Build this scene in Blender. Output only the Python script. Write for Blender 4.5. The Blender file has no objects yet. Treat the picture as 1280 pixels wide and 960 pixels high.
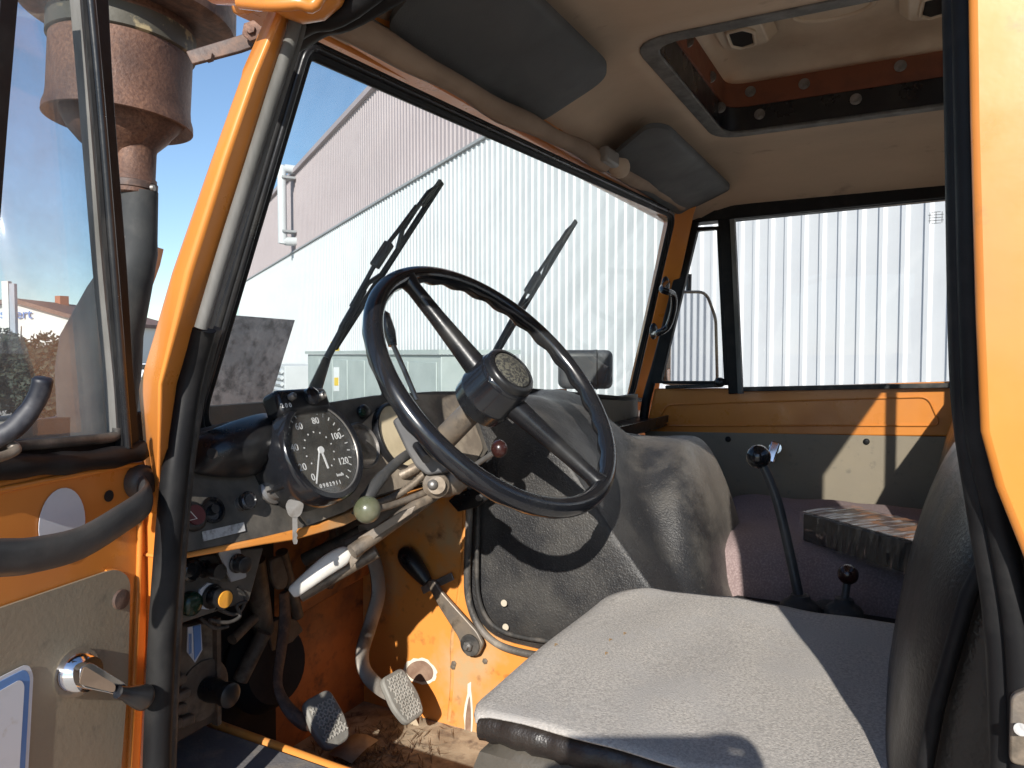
import bpy, math, random
import numpy as np
from math import radians, sin, cos, tan, pi, atan, atan2, sqrt
from mathutils import Vector, Matrix
random.seed(7)
sc = bpy.context.scene
V = Vector
# ------------------------------------------------------------------ camera, world, sun, exposure
# truck axes: X = to the truck's right, Y = forward, Z = up; camera lens at height 0, the yard 2.2 m below
FOC = 924.0
CAM = V((-1.334, 0, 0))
yaw = radians(28.0); pitch = atan(38/FOC)
fh = V((cos(yaw), sin(yaw), 0)); RT = V((sin(yaw), -cos(yaw), 0))
FW = fh*cos(pitch) - V((0, 0, 1))*sin(pitch); UPV = RT.cross(FW)
cd = bpy.data.cameras.new('camera'); cam = bpy.data.objects.new('camera', cd)
sc.collection.objects.link(cam); sc.camera = cam
cd.sensor_width = 36; cd.lens = 36*FOC/1280; cd.clip_start = 0.02; cd.clip_end = 5000
cam.location = CAM
cam.rotation_euler = Matrix((RT, UPV, -FW)).transposed().to_euler()
SUN_AZ = radians(17.8); SUN_EL = radians(27)
sd = V((cos(SUN_AZ)*cos(SUN_EL), sin(SUN_AZ)*cos(SUN_EL), -sin(SUN_EL)))   # way the light travels
ld = bpy.data.lights.new('sun', 'SUN'); sun = bpy.data.objects.new('sun', ld)
sc.collection.objects.link(sun); sun.rotation_euler = sd.to_track_quat('-Z', 'Y').to_euler()
ld.energy = 4.3; ld.angle = radians(.5); ld.color = (1.0, .95, .87)
w = bpy.data.worlds.new('World'); sc.world = w; w.use_nodes = True
nt = w.node_tree; bg = nt.nodes['Background']
sk = nt.nodes.new('ShaderNodeTexSky'); sk.sky_type = 'NISHITA'; sk.sun_disc = False
sk.sun_elevation = SUN_EL; tosun = -sd; sk.sun_rotation = atan2(tosun.x, tosun.y)
sk.air_density = 1.0; sk.dust_density = .2; sk.ozone_density = 3.2
nt.links.new(sk.outputs[0], bg.inputs[0]); bg.inputs[1].default_value = .108
sc.view_settings.view_transform = 'Standard'; sc.view_settings.look = 'None'
sc.view_settings.exposure = 0.62; sc.view_settings.gamma = 1

def S(u, v, X=None, Y=None, Z=None, D=None, pl=None):
    """survey a point: the sight line of photo point (u, v) met with a real plane of the truck or yard"""
    r = FW + RT*((u-640)/FOC) + UPV*((480-v)/FOC)
    if D is not None: return CAM + r*D
    if pl is not None:
        n = V(pl[0]); return CAM + r*((pl[1]-n.dot(CAM))/n.dot(r))
    for i, q in enumerate((X, Y, Z)):
        if q is not None: return CAM + r*((q-CAM[i])/r[i])

# ------------------------------------------------------------------ helpers
col = sc.collection
WP = {}
class MB:
    def __init__(s): s.v = []; s.f = []
    def add(s, vs, fs):
        k = len(s.v); s.v += [V(p) for p in vs]; s.f += [[i+k for i in f] for f in fs]; return s
    def box(s, c, size, ax=None):
        c = V(c); a = ax or (V((1, 0, 0)), V((0, 1, 0)), V((0, 0, 1)))
        vs = [c + a[0]*size[0]/2*i + a[1]*size[1]/2*j + a[2]*size[2]/2*k for i in (-1, 1) for j in (-1, 1) for k in (-1, 1)]
        return s.add(vs, [[0, 1, 3, 2], [4, 6, 7, 5], [0, 4, 5, 1], [2, 3, 7, 6], [0, 2, 6, 4], [1, 5, 7, 3]])
    def box2(s, a, b):
        a = V(a); b = V(b); return s.box((a+b)/2, [abs(b[i]-a[i]) for i in range(3)])
    def bar(s, p, q, wd, ht, up):
        p = V(p); q = V(q); d = (q-p).normalized(); sde = d.cross(V(up)).normalized(); u = sde.cross(d)
        return s.box((p+q)/2, ((q-p).length, wd, ht), (d, sde, u))
    def tube(s, path, r, n=12, closed=False, flat=1.0, up=None):
        P = [V(p) for p in path]; m = len(P)
        if not hasattr(r, '__len__'): r = [r]*m
        tang = []
        for i in range(m):
            a = P[(i-1) % m] if (closed or i) else P[0]; b = P[(i+1) % m] if (closed or i < m-1) else P[-1]
            tang.append((b-a).normalized())
        ref = V(up) if up else (V((0, 0, 1)) if abs(tang[0].z) < .9 else V((0, 1, 0)))
        x = tang[0].cross(ref).normalized(); vs = []
        for i in range(m):
            t = tang[i]
            if up: x = t.cross(V(up)).normalized()
            else: x = (x - t*x.dot(t)).normalized()
            y = t.cross(x)
            for k in range(n):
                a = 2*pi*k/n; vs.append(P[i] + x*cos(a)*r[i] + y*sin(a)*r[i]*flat)
        fs = []
        for i in range(m if closed else m-1):
            for k in range(n):
                j = (i+1) % m; fs.append([i*n+k, i*n+(k+1) % n, j*n+(k+1) % n, j*n+k])
        if not closed: fs += [list(range(n))[::-1], [(m-1)*n+k for k in range(n)]]
        return s.add(vs, fs)
    def cyl(s, p, q, r, n=20, r2=None): return s.tube([p, q], [r, r if r2 is None else r2], n)
    def lathe(s, prof, o, ax, n=36):
        o = V(o); ax = V(ax).normalized(); x = ax.orthogonal().normalized(); y = ax.cross(x); vs = []; fs = []
        for r, h in prof:
            for k in range(n):
                a = 2*pi*k/n; vs.append(o + ax*h + (x*cos(a)+y*sin(a))*max(r, 1e-5))
        for i in range(len(prof)-1):
            for k in range(n): fs.append([i*n+k, i*n+(k+1) % n, (i+1)*n+(k+1) % n, (i+1)*n+k])
        fs += [list(range(n))[::-1], [(len(prof)-1)*n+k for k in range(n)]]
        return s.add(vs, fs)
    def ball(s, c, r, sc3=(1, 1, 1), n=20):
        prof = [(r*sin(pi*i/12), -r*cos(pi*i/12)) for i in range(13)]
        m = MB().lathe(prof, (0, 0, 0), (0, 0, 1), n)
        return s.add([V(c)+V((p.x*sc3[0], p.y*sc3[1], p.z*sc3[2])) for p in m.v], m.f)
    def prism(s, poly, vec):
        P = [V(p) for p in poly]; n = len(P); vec = V(vec)
        return s.add(P + [p+vec for p in P], [list(range(n))[::-1], [n+i for i in range(n)]] + [[i, (i+1) % n, n+(i+1) % n, n+i] for i in range(n)])
    def ring(s, outer, inner, vec):
        n = len(outer); vec = V(vec); O = [V(p) for p in outer]; I = [V(p) for p in inner]
        vs = O + I + [p+vec for p in O] + [p+vec for p in I]; fs = []
        for i in range(n):
            j = (i+1) % n
            fs += [[i, j, n+j, n+i], [2*n+i, 3*n+i, 3*n+j, 2*n+j], [i, 2*n+i, 2*n+j, j], [n+i, n+j, 3*n+j, 3*n+i]]
        return s.add(vs, fs)
    def grid(s, rows, closed=False):
        m = len(rows); n = len(rows[0]); vs = [p for r in rows for p in r]; fs = []
        for i in range(m-1):
            for j in range(n if closed else n-1):
                k = (j+1) % n; fs.append([i*n+j, i*n+k, (i+1)*n+k, (i+1)*n+j])
        return s.add(vs, fs)

def setloc(o, world, parent):
    WP[o] = V(world)
    if parent is not None: o.parent = parent; o.location = V(world) - WP[parent]
    else: o.location = V(world)
def ob(name, mb, m, parent=None, bev=0, seg=2, sub=0, solid=0, ang=50, flat=False):
    vs = mb.v; lo = V([min(p[i] for p in vs) for i in range(3)]); hi = V([max(p[i] for p in vs) for i in range(3)])
    c = (lo+hi)/2
    me = bpy.data.meshes.new(name); me.from_pydata([p-c for p in vs], [], mb.f); me.update()
    import bmesh
    bm = bmesh.new(); bm.from_mesh(me); bmesh.ops.recalc_face_normals(bm, faces=bm.faces)
    bm.to_mesh(me); bm.free()
    if not flat:
        for p in me.polygons: p.use_smooth = True
        if not sub: me.set_sharp_from_angle(angle=radians(ang))
    me.materials.append(m)
    o = bpy.data.objects.new(name, me); col.objects.link(o); setloc(o, c, parent)
    if solid: md = o.modifiers.new('s', 'SOLIDIFY'); md.thickness = solid; md.offset = 0
    if bev:
        md = o.modifiers.new('b', 'BEVEL'); md.width = bev; md.segments = seg; md.limit_method = 'ANGLE'; md.angle_limit = radians(40)
    if sub: md = o.modifiers.new('u', 'SUBSURF'); md.levels = sub; md.render_levels = sub
    return o
def again(src, world, parent, rot=None):
    o = src.copy(); col.objects.link(o); setloc(o, world, parent)
    if rot: o.rotation_euler = rot
    return o
def thing(name, label, cat, loc=(0, 0, 0), group=None):
    o = bpy.data.objects.new(name, None); o.empty_display_size = .1; col.objects.link(o); setloc(o, loc, None)
    o['label'] = label; o['category'] = cat
    if group: o['group'] = group
    return o
def tag(o, label=None, cat=None, group=None, kind=None):
    if label: o['label'] = label
    if cat: o['category'] = cat
    if group: o['group'] = group
    if kind: o['kind'] = kind
    return o
def smooth(pts, k=6, closed=False):
    P = [V(p) for p in pts]; n = len(P); out = []
    for i in range(n if closed else n-1):
        if closed: a, b, c, d = P[i-1], P[i], P[(i+1) % n], P[(i+2) % n]
        else: a, b, c, d = P[max(i-1, 0)], P[i], P[i+1], P[min(i+2, n-1)]
        for j in range(k):
            t = j/k
            out.append(.5*((2*b) + (c-a)*t + (2*a-5*b+4*c-d)*t*t + (-a+3*b-3*c+d)*t**3))
    if not closed: out.append(P[-1])
    return out
def rp(pts, r, seg=5):
    """round the corners of a closed polygon; r scalar or per corner"""
    P = [V(p) for p in pts]; n = len(P); out = []
    for i in range(n):
        ri = r[i] if hasattr(r, '__len__') else r
        a, b, c = P[i-1], P[i], P[(i+1) % n]
        if ri <= 0: out.append(b); continue
        u = (a-b); v = (c-b); l = min(ri, u.length*.48, v.length*.48); p = b+u.normalized()*l; q = b+v.normalized()*l
        for j in range(seg+1):
            t = j/seg; out.append(p*(1-t)**2 + b*2*t*(1-t) + q*t*t)
    return out
def text(name, body, size, o, xd, yd, m, parent, depth=.0003):
    cu = bpy.data.curves.new('t', 'FONT'); cu.body = body; cu.size = size; cu.align_x = 'CENTER'; cu.align_y = 'CENTER'; cu.extrude = depth; cu.resolution_u = 3
    t = bpy.data.objects.new('t', cu); col.objects.link(t)
    dg = bpy.context.evaluated_depsgraph_get(); me = bpy.data.meshes.new_from_object(t.evaluated_get(dg))
    xd = V(xd).normalized(); yd = V(yd).normalized(); zd = xd.cross(yd)
    mb = MB().add([V(o)+xd*q.co.x+yd*q.co.y+zd*q.co.z for q in me.vertices], [list(p.vertices) for p in me.polygons])
    bpy.data.objects.remove(t); bpy.data.meshes.remove(me)
    return ob(name, mb, m, parent, flat=True)

# ------------------------------------------------------------------ materials
def M(name, c, rough=.5, metal=0, c2=None, sc2=8, amt=.5, edge=.12, bump=None, rvar=.12, spec=.5, c3=None, sc3=2.5, amt3=.45, coat=0, stretch=None, sheen=0):
    m = bpy.data.materials.new(name); m.use_nodes = True; n = m.node_tree.nodes; l = m.node_tree.links
    b = n['Principled BSDF']; b.inputs['Roughness'].default_value = rough; b.inputs['Metallic'].default_value = metal
    b.inputs['Specular IOR Level'].default_value = spec; b.inputs['Coat Weight'].default_value = coat
    b.inputs['Coat Roughness'].default_value = .08; b.inputs['Sheen Weight'].default_value = sheen
    b.inputs['Base Color'].default_value = (*c, 1)
    tc = n.new('ShaderNodeTexCoord'); src = tc.outputs['Object']
    if stretch:
        mp = n.new('ShaderNodeMapping'); mp.inputs['Scale'].default_value = stretch; l.new(src, mp.inputs[0]); src = mp.outputs[0]
    def noise(s, d=6, r=.6):
        t = n.new('ShaderNodeTexNoise'); t.inputs['Scale'].default_value = s; t.inputs['Detail'].default_value = d
        t.inputs['Roughness'].default_value = r; l.new(src, t.inputs['Vector']); return t.outputs['Fac']
    cur = None
    def layer(cc, s, a, e):
        nonlocal cur
        mr = n.new('ShaderNodeMapRange'); mr.inputs['From Min'].default_value = 1-a-e; mr.inputs['From Max'].default_value = 1-a+e
        l.new(noise(s), mr.inputs['Value'])
        mx = n.new('ShaderNodeMix'); mx.data_type = 'RGBA'; l.new(mr.outputs[0], mx.inputs['Factor'])
        if cur is None: mx.inputs['A'].default_value = (*c, 1)
        else: l.new(cur, mx.inputs['A'])
        mx.inputs['B'].default_value = (*cc, 1); cur = mx.outputs['Result']; l.new(cur, b.inputs['Base Color'])
    if c2: layer(c2, sc2, amt, edge)
    if c3: layer(c3, sc3, amt3, .1)
    if rvar:
        mr = n.new('ShaderNodeMapRange'); mr.inputs['To Min'].default_value = max(rough-rvar, .02); mr.inputs['To Max'].default_value = min(rough+rvar, 1)
        mr.inputs['From Min'].default_value = .3; mr.inputs['From Max'].default_value = .7
        l.new(noise(14, 5), mr.inputs['Value']); l.new(mr.outputs[0], b.inputs['Roughness'])
    if bump:
        last = None
        for bs, st in bump:
            bn = n.new('ShaderNodeBump'); bn.inputs['Distance'].default_value = .002; bn.inputs['Strength'].default_value = st
            l.new(noise(bs, 3), bn.inputs['Height'])
            if last: l.new(last, bn.inputs['Normal'])
            last = bn.outputs[0]
        l.new(last, b.inputs['Normal'])
    return m
def emptymix(name, glossrough, dust, dustcol, ior=1.5, tint=(1, 1, 1), dsc=9, extra=0):
    m = bpy.data.materials.new(name); m.use_nodes = True; n = m.node_tree.nodes; l = m.node_tree.links
    n.remove(n['Principled BSDF']); out = n['Material Output']
    tr = n.new('ShaderNodeBsdfTransparent'); tr.inputs[0].default_value = (*tint, 1)
    gl = n.new('ShaderNodeBsdfGlossy'); gl.inputs['Roughness'].default_value = glossrough
    fr = n.new('ShaderNodeLayerWeight'); pw = n.new('ShaderNodeMath'); pw.operation = 'POWER'; pw.inputs[1].default_value = 5; l.new(fr.outputs['Facing'], pw.inputs[0])
    r0 = ((ior-1)/(ior+1))**2
    ad = n.new('ShaderNodeMath'); ad.operation = 'MULTIPLY_ADD'; ad.inputs[1].default_value = (1-r0)*.45; ad.inputs[2].default_value = r0+extra; l.new(pw.outputs[0], ad.inputs[0])
    mx = n.new('ShaderNodeMixShader'); l.new(ad.outputs[0], mx.inputs[0]); l.new(tr.outputs[0], mx.inputs[1]); l.new(gl.outputs[0], mx.inputs[2])
    df = n.new('ShaderNodeBsdfDiffuse'); df.inputs[0].default_value = (*dustcol, 1)
    tc = n.new('ShaderNodeTexCoord'); no = n.new('ShaderNodeTexNoise'); no.inputs['Scale'].default_value = dsc; no.inputs['Detail'].default_value = 8; no.inputs['Roughness'].default_value = .7
    l.new(tc.outputs['Object'], no.inputs['Vector'])
    mr = n.new('ShaderNodeMapRange'); mr.inputs['From Min'].default_value = .35; mr.inputs['From Max'].default_value = .75
    mr.inputs['To Min'].default_value = dust*.4; mr.inputs['To Max'].default_value = dust*1.8; l.new(no.outputs['Fac'], mr.inputs['Value'])
    m2 = n.new('ShaderNodeMixShader'); l.new(mr.outputs[0], m2.inputs[0]); l.new(mx.outputs[0], m2.inputs[1]); l.new(df.outputs[0], m2.inputs[2])
    l.new(m2.outputs[0], out.inputs[0]); return m
ORA = (.67, .242, .042)
orange = M('orange_paint', ORA, .34, c2=(.54, .18, .035), sc2=5, amt=.42, edge=.2, c3=(.33, .13, .04), sc3=38, amt3=.24, bump=[(60, .06)], coat=.25)
orange_dirty = M('dirty_orange_paint', (.72, .275, .055), .5, c2=(.50, .33, .17), sc2=7, amt=.42, edge=.1, c3=(.13, .055, .03), sc3=24, amt3=.33, bump=[(60, .15)])
orange_rust = M('orange_paint_with_rust', (.42, .13, .03), .55, c2=(.19, .065, .025), sc2=9, amt=.45, edge=.13, c3=(.07, .03, .02), sc3=30, amt3=.36, bump=[(50, .25)])
rust = M('rusty_steel', (.115, .058, .040), .62, c2=(.23, .12, .075), sc2=260, amt=.48, edge=.16, c3=(.06, .032, .025), sc3=5, amt3=.42, bump=[(220, .5), (40, .2)], metal=.1)
rustdark = M('dark_rusty_steel', (.07, .045, .038), .6, c2=(.17, .10, .07), sc2=60, amt=.42, bump=[(120, .4)])
rubber = M('black_rubber', (.009, .009, .010), .58, spec=.22, c2=(.028, .027, .026), sc2=14, amt=.4, bump=[(90, .15)])
rubber_grey = M('weathered_grey_rubber', (.17, .165, .155), .7, c2=(.09, .088, .08), sc2=30, amt=.5, bump=[(120, .3)], stretch=(1, 1, .2))
rubber_dust = M('dusty_black_rubber', (.028, .027, .026), .65, c2=(.12, .105, .09), sc2=25, amt=.42, bump=[(120, .3)])
blackp = M('black_plastic', (.010, .0105, .0125), .32, c2=(.030, .029, .027), sc2=12, amt=.38, bump=[(150, .08)])
blackgloss = M('glossy_black_plastic', (.010, .011, .014), .2, c2=(.03, .03, .03), sc2=10, amt=.35, coat=.35, bump=[(30, .05)])
dashp = M('dusty_dash_panel', (.036, .034, .031), .62, c2=(.17, .15, .125), sc2=11, amt=.46, edge=.16, bump=[(160, .2)])
dashdust = M('dashboard_sand_dust', (.36, .30, .23), .85, c2=(.22, .18, .14), sc2=26, amt=.5, c3=(.10, .09, .08), sc3=12, amt3=.33, bump=[(140, .3)])
dustmetal = M('dusty_bare_metal', (.20, .175, .15), .5, metal=.45, c2=(.27, .215, .16), sc2=22, amt=.5, c3=(.09, .075, .06), sc3=35, amt3=.38, bump=[(90, .3)])
steel = M('worn_steel', (.30, .29, .28), .42, metal=.7, c2=(.16, .14, .12), sc2=30, amt=.42, bump=[(80, .15)])
chrome = M('chrome', (.8, .8, .82), .08, metal=1, rvar=.04)
leather = M('black_leather_cloth', (.028, .028, .030), .42, c2=(.055, .053, .05), sc2=7, amt=.42, bump=[(420, .55), (160, .25)], rvar=.1)
leather_dust = M('dusty_black_leather_cloth', (.03, .03, .03), .52, c2=(.19, .165, .14), sc2=9, amt=.50, edge=.13, c3=(.30, .26, .21), sc3=30, amt3=.36, bump=[(380, .5), (12, .1)], stretch=(1, 1, .55))
def dust_where(m, expr, dustcol, lo, hi):
    """dust that has settled on one side of a thing: a soft mask in object space"""
    n = m.node_tree.nodes; l = m.node_tree.links; b = n['Principled BSDF']
    src = b.inputs['Base Color'].links[0].from_socket
    tc = n.new('ShaderNodeTexCoord'); dt = n.new('ShaderNodeVectorMath'); dt.operation = 'DOT_PRODUCT'; dt.inputs[1].default_value = expr
    l.new(tc.outputs['Object'], dt.inputs[0])
    no = n.new('ShaderNodeTexNoise'); no.inputs['Scale'].default_value = 9; no.inputs['Detail'].default_value = 8; no.inputs['Roughness'].default_value = .65; l.new(tc.outputs['Object'], no.inputs[0])
    ad = n.new('ShaderNodeMath'); ad.operation = 'MULTIPLY_ADD'; ad.inputs[1].default_value = .45; l.new(no.outputs['Fac'], ad.inputs[0]); l.new(dt.outputs['Value'], ad.inputs[2])
    mr = n.new('ShaderNodeMapRange'); mr.inputs['From Min'].default_value = lo; mr.inputs['From Max'].default_value = hi; mr.inputs['To Max'].default_value = .8; l.new(ad.outputs[0], mr.inputs[0])
    mx = n.new('ShaderNodeMix'); mx.data_type = 'RGBA'; l.new(mr.outputs[0], mx.inputs['Factor']); l.new(src, mx.inputs['A']); mx.inputs['B'].default_value = (*dustcol, 1)
    l.new(mx.outputs['Result'], b.inputs['Base Color'])
cover_m = M('dusty_black_leather_cover', (.024, .024, .0255), .42, c2=(.060, .057, .053), sc2=9, amt=.45, c3=(.12, .11, .10), sc3=160, amt3=.30, bump=[(300, .75), (110, .3)], rvar=.1)
dust_where(cover_m, (1.0, -.45, .05), (.165, .148, .128), .20, .42)
vinyl = M('seat_vinyl', (.018, .014, .012), .40, c2=(.040, .033, .027), sc2=5, amt=.42, bump=[(260, .35), (9, .5)])
fabric = M('grey_seat_fabric', (.50, .465, .425), .95, c2=(.34, .318, .292), sc2=320, amt=.5, edge=.1, c3=(.40, .38, .36), sc3=9, amt3=.42, bump=[(500, .7), (14, .5)], rvar=0)
fabric_brown = M('plum_brown_seat_fabric', (.27, .20, .195), .95, c2=(.20, .145, .14), sc2=6, amt=.5, edge=.2, c3=(.32, .245, .235), sc3=280, amt3=.45, bump=[(300, .4), (10, .4)], rvar=0)
lining = M('brown_headlining', (.60, .455, .33), .95, c2=(.44, .335, .245), sc2=3.5, amt=.45, edge=.2, c3=(.30, .22, .165), sc3=22, amt3=.28, bump=[(240, .2), (5, .6)], rvar=0, stretch=(1, .5, 1))
visor_m = M('visor_cloth', (.105, .11, .112), .7, c2=(.075, .079, .081), sc2=5, amt=.45, edge=.2, bump=[(600, .3)])
beige_pl = M('beige_moulded_plastic', (.76, .64, .49), .38, c2=(.58, .46, .33), sc2=6, amt=.42, edge=.15, bump=[(30, .05)])
card = M('grey_beige_door_board', (.27, .225, .16), .62, c2=(.22, .19, .145), sc2=5, amt=.45, edge=.18, c3=(.15, .13, .10), sc3=40, amt3=.30, bump=[(200, .12)])
carpet = M('grey_floor_mat', (.14, .135, .14), .95, c2=(.30, .25, .19), sc2=18, amt=.40, edge=.12, bump=[(260, .5)], rvar=0)
floordirt = M('dusty_floor_steel', (.42, .34, .24), .9, c2=(.20, .14, .09), sc2=14, amt=.45, c3=(.09, .06, .045), sc3=26, amt3=.38, bump=[(90, .6)], rvar=0)
white = M('white_print', (.75, .76, .76), .6, rvar=0)
silverw = M('white_sticker', (.58, .60, .65), .45, c2=(.48, .5, .54), sc2=14, amt=.4, c3=(.45, .42, .38), sc3=60, amt3=.27)
blue = M('blue_print', (.10, .22, .50), .5, c2=(.14, .27, .55), sc2=12, amt=.45)
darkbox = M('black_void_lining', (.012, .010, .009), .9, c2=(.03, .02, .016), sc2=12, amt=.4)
olive = M('olive_green_ball', (.085, .095, .055), .3, c2=(.17, .165, .11), sc2=14, amt=.45, coat=.3)
maroon = M('dark_maroon_knob', (.03, .010, .009), .3, c2=(.045, .016, .014), sc2=20, amt=.4, coat=.3)
redbtn = M('dark_red_button', (.10, .010, .014), .3, rvar=.05)
greenbtn = M('dark_green_lens', (.008, .03, .018), .25, rvar=.05)
amber = M('orange_button_cap', (.80, .36, .04), .5, c2=(.7, .3, .05), sc2=60, amt=.45)
greyhandle = M('light_grey_handle', (.74, .73, .69), .38, c2=(.56, .53, .48), sc2=22, amt=.4, bump=[(80, .1)])
dial_black = M('instrument_dial', (.008, .008, .009), .6, c2=(.022, .021, .019), sc2=30, amt=.42)
cream = M('sun_bleached_cream_dial', (.66, .56, .38), .6, c2=(.50, .42, .28), sc2=18, amt=.42, bump=[(60, .1)])
brownbox = M('grimy_brown_metal', (.085, .06, .042), .6, c2=(.26, .20, .14), sc2=12, amt=.42, c3=(.02, .015, .012), sc3=26, amt3=.38, bump=[(90, .4)])
duct_m = M('grey_black_duct_plastic', (.040, .042, .044), .42, c2=(.085, .08, .074), sc2=10, amt=.42, bump=[(120, .15)])
glass_ws = emptymix('windscreen_glass', .0, .06, (.70, .72, .74), 1.28, (.93, .96, .95))
glass_side = emptymix('side_window_glass', .0, .02, (.7, .7, .7), 1.28, (.96, .97, .97))
glass_door = emptymix('dusty_door_glass', .0, .13, (.55, .54, .52), 1.5, (.90, .93, .95), 12, .03)
glass_dial = emptymix('instrument_glass', .05, .055, (.6, .58, .52), 1.4, (1, 1, 1), 14, .02)
film = emptymix('clear_wrapping_film', .06, .03, (.7, .7, .7), 1.5, (1, 1, 1), 50, .05)
mirror_m = M('mirror_silver', (.86, .86, .87), .015, metal=1, rvar=0)
wall_white = M('white_coated_sheet', (.58, .59, .605), .42, c2=(.55, .56, .58), sc2=1.2, amt=.45, rvar=.05, spec=.4)
wall_pink = M('rose_grey_coated_sheet', (.40, .335, .345), .5, c2=(.38, .315, .325), sc2=1, amt=.45, rvar=.05, spec=.4)
trim_m = M('grey_flashing', (.33, .33, .34), .5)
zinc = M('pale_green_zinc_sheet', (.40, .445, .435), .45, c2=(.34, .385, .375), sc2=2.5, amt=.45, rvar=.05)
gravel_m = M('light_concrete_yard', (.48, .43, .36), .95, c2=(.40, .36, .30), sc2=.6, amt=.45, edge=.2, c3=(.33, .29, .25), sc3=9, amt3=.4, bump=[(30, .5)], rvar=0)
slate = M('weathered_grey_glass_sheet', (.20, .215, .25), .25, c2=(.34, .345, .38), sc2=9, amt=.48, c3=(.11, .115, .13), sc3=40, amt3=.45, bump=[(60, .35)], rvar=.1)
render_w = M('white_render_wall', (.74, .72, .66), .9, c2=(.68, .66, .60), sc2=.5, amt=.4, rvar=0)
tile_m = M('brown_roof_tile', (.22, .13, .10), .8, c2=(.15, .09, .07), sc2=3, amt=.45, rvar=0)
brick_m = M('chimney_brick', (.42, .17, .10), .9, rvar=0)
leaf_m = M('hedge_leaves', (.025, .036, .02), .7, c2=(.05, .055, .03), sc2=2, amt=.45, rvar=0)
leaf_far = M('far_tree_leaves', (.06, .09, .05), .8, rvar=0)
field_m = M('green_field', (.20, .25, .09), .95, c2=(.27, .27, .12), sc2=.02, amt=.45, rvar=0)
bark = M('bark', (.09, .06, .045), .9, rvar=0)
paper_m = M('brown_paper', (.42, .34, .25), .9, c2=(.3, .23, .16), sc2=40, amt=.4)

# ================================================================== THE YARD
g = MB(); g.grid([[V((x, y, -2.2)) for x in (-1500, -60, -20, -8, 0, 8, 20, 60, 1500)] for y in (-1500, -60, -20, -8, 0, 8, 20, 60, 1500)])
tag(ob('ground', g, gravel_m), kind='structure')
WD = V((.5646, .8254, 0)); WN = V((.8254, -.5646, 0))    # along the hall wall; from the truck towards it
WB = CAM + WN*5.9; WB.z = -2.2
def wp(t, off=0, z=0): return WB + WD*t - WN*off + V((0, 0, z))
T0, T1, ZLOW, ZTOP = -38.0, 44.6, 6.1, 9.05
hall = thing('warehouse_hall', 'large hall clad in white ribbed metal sheet below and rose grey sheet above', 'building', wp(10))
def profile(n, z0, z1, t0, dep=.027, inv=False):
    mb = MB(); pts = []
    for i in range(n):
        b = i*.21
        pts += [(b, 0), (b+.128, 0), (b+.150, dep), (b+.188, dep)]
    pts.append((n*.21, 0))
    rows = [[wp(t0+a, d, z) for a, d in pts] for z in (z0, z1)]
    return mb.grid(rows)
hc = {}
def panels(t0, t1, z0, z1, m, off):
    n = int((t1-t0)/1.05+.5); first = None
    for i in range(n):
        if first is None:
            first = ob('cladding_panel', profile(5, z0, z1, t0), m, hall, flat=True, solid=0)
        else: again(first, WP[first] + WD*1.05*i, hall)
panels(3.05, T1, 0.0, ZLOW, wall_white, 0)
panels(T0, 2.9, 0.0, 4.35, wall_white, 0)
panels(3.05, T1, ZLOW+.06, ZTOP, wall_pink, 0)
ob('flashing', MB().bar(wp(3.0, .035, ZLOW+.03), wp(T1, .035, ZLOW+.03), .07, .05, (0, 0, 1)), trim_m, hall)
ob('roof_edge', MB().bar(wp(3.0, .03, ZTOP+.08), wp(T1, .03, ZTOP+.08), .2, .16, (0, 0, 1)), wall_pink, hall)
ob('roof_edge', MB().bar(wp(T0, .03, 4.4), wp(3.0, .03, 4.4), .16, .1, (0, 0, 1)), trim_m, hall)
ob('hall_core', MB().prism([wp(3.0, -.05), wp(T1, -.05), wp(T1, -25), wp(3.0, -25)], (0, 0, ZTOP)), wall_white, hall, flat=True)
ob('hall_core', MB().prism([wp(T0, -.05), wp(2.95, -.05), wp(2.95, -25), wp(T0, -25)], (0, 0, 4.3)), wall_white, hall, flat=True)
# vent pipe high on the rose part
tp = 5.9/tan(radians(27.6)+atan((370-640)/FOC)) - .4
def zz(v, u): # height on the wall for a photo point
    th = radians(27.6)+atan((u-640)/FOC); r = 5.9/sin(th)*cos(atan((u-640)/FOC)); return 2.2+(442-v)/FOC*r
pz1, pz0 = zz(218, 370), zz(305, 370)
pth = [wp(tp, -.0, pz1), wp(tp, .45, pz1), wp(tp, .5, pz1-.1), wp(tp, .5, pz0+.1), wp(tp, .45, pz0), wp(tp, 0, pz0)]
ob('vent_pipe', MB().tube(smooth(pth, 4), .17, 12), wall_white, hall)
for z_ in (pz1-.35, pz0+.35):
    ob('pipe_bracket', MB().bar(wp(tp-.25, .3, z_), wp(tp+.25, .3, z_), .5, .08, (0, 0, 1)), trim_m, hall)
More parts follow.
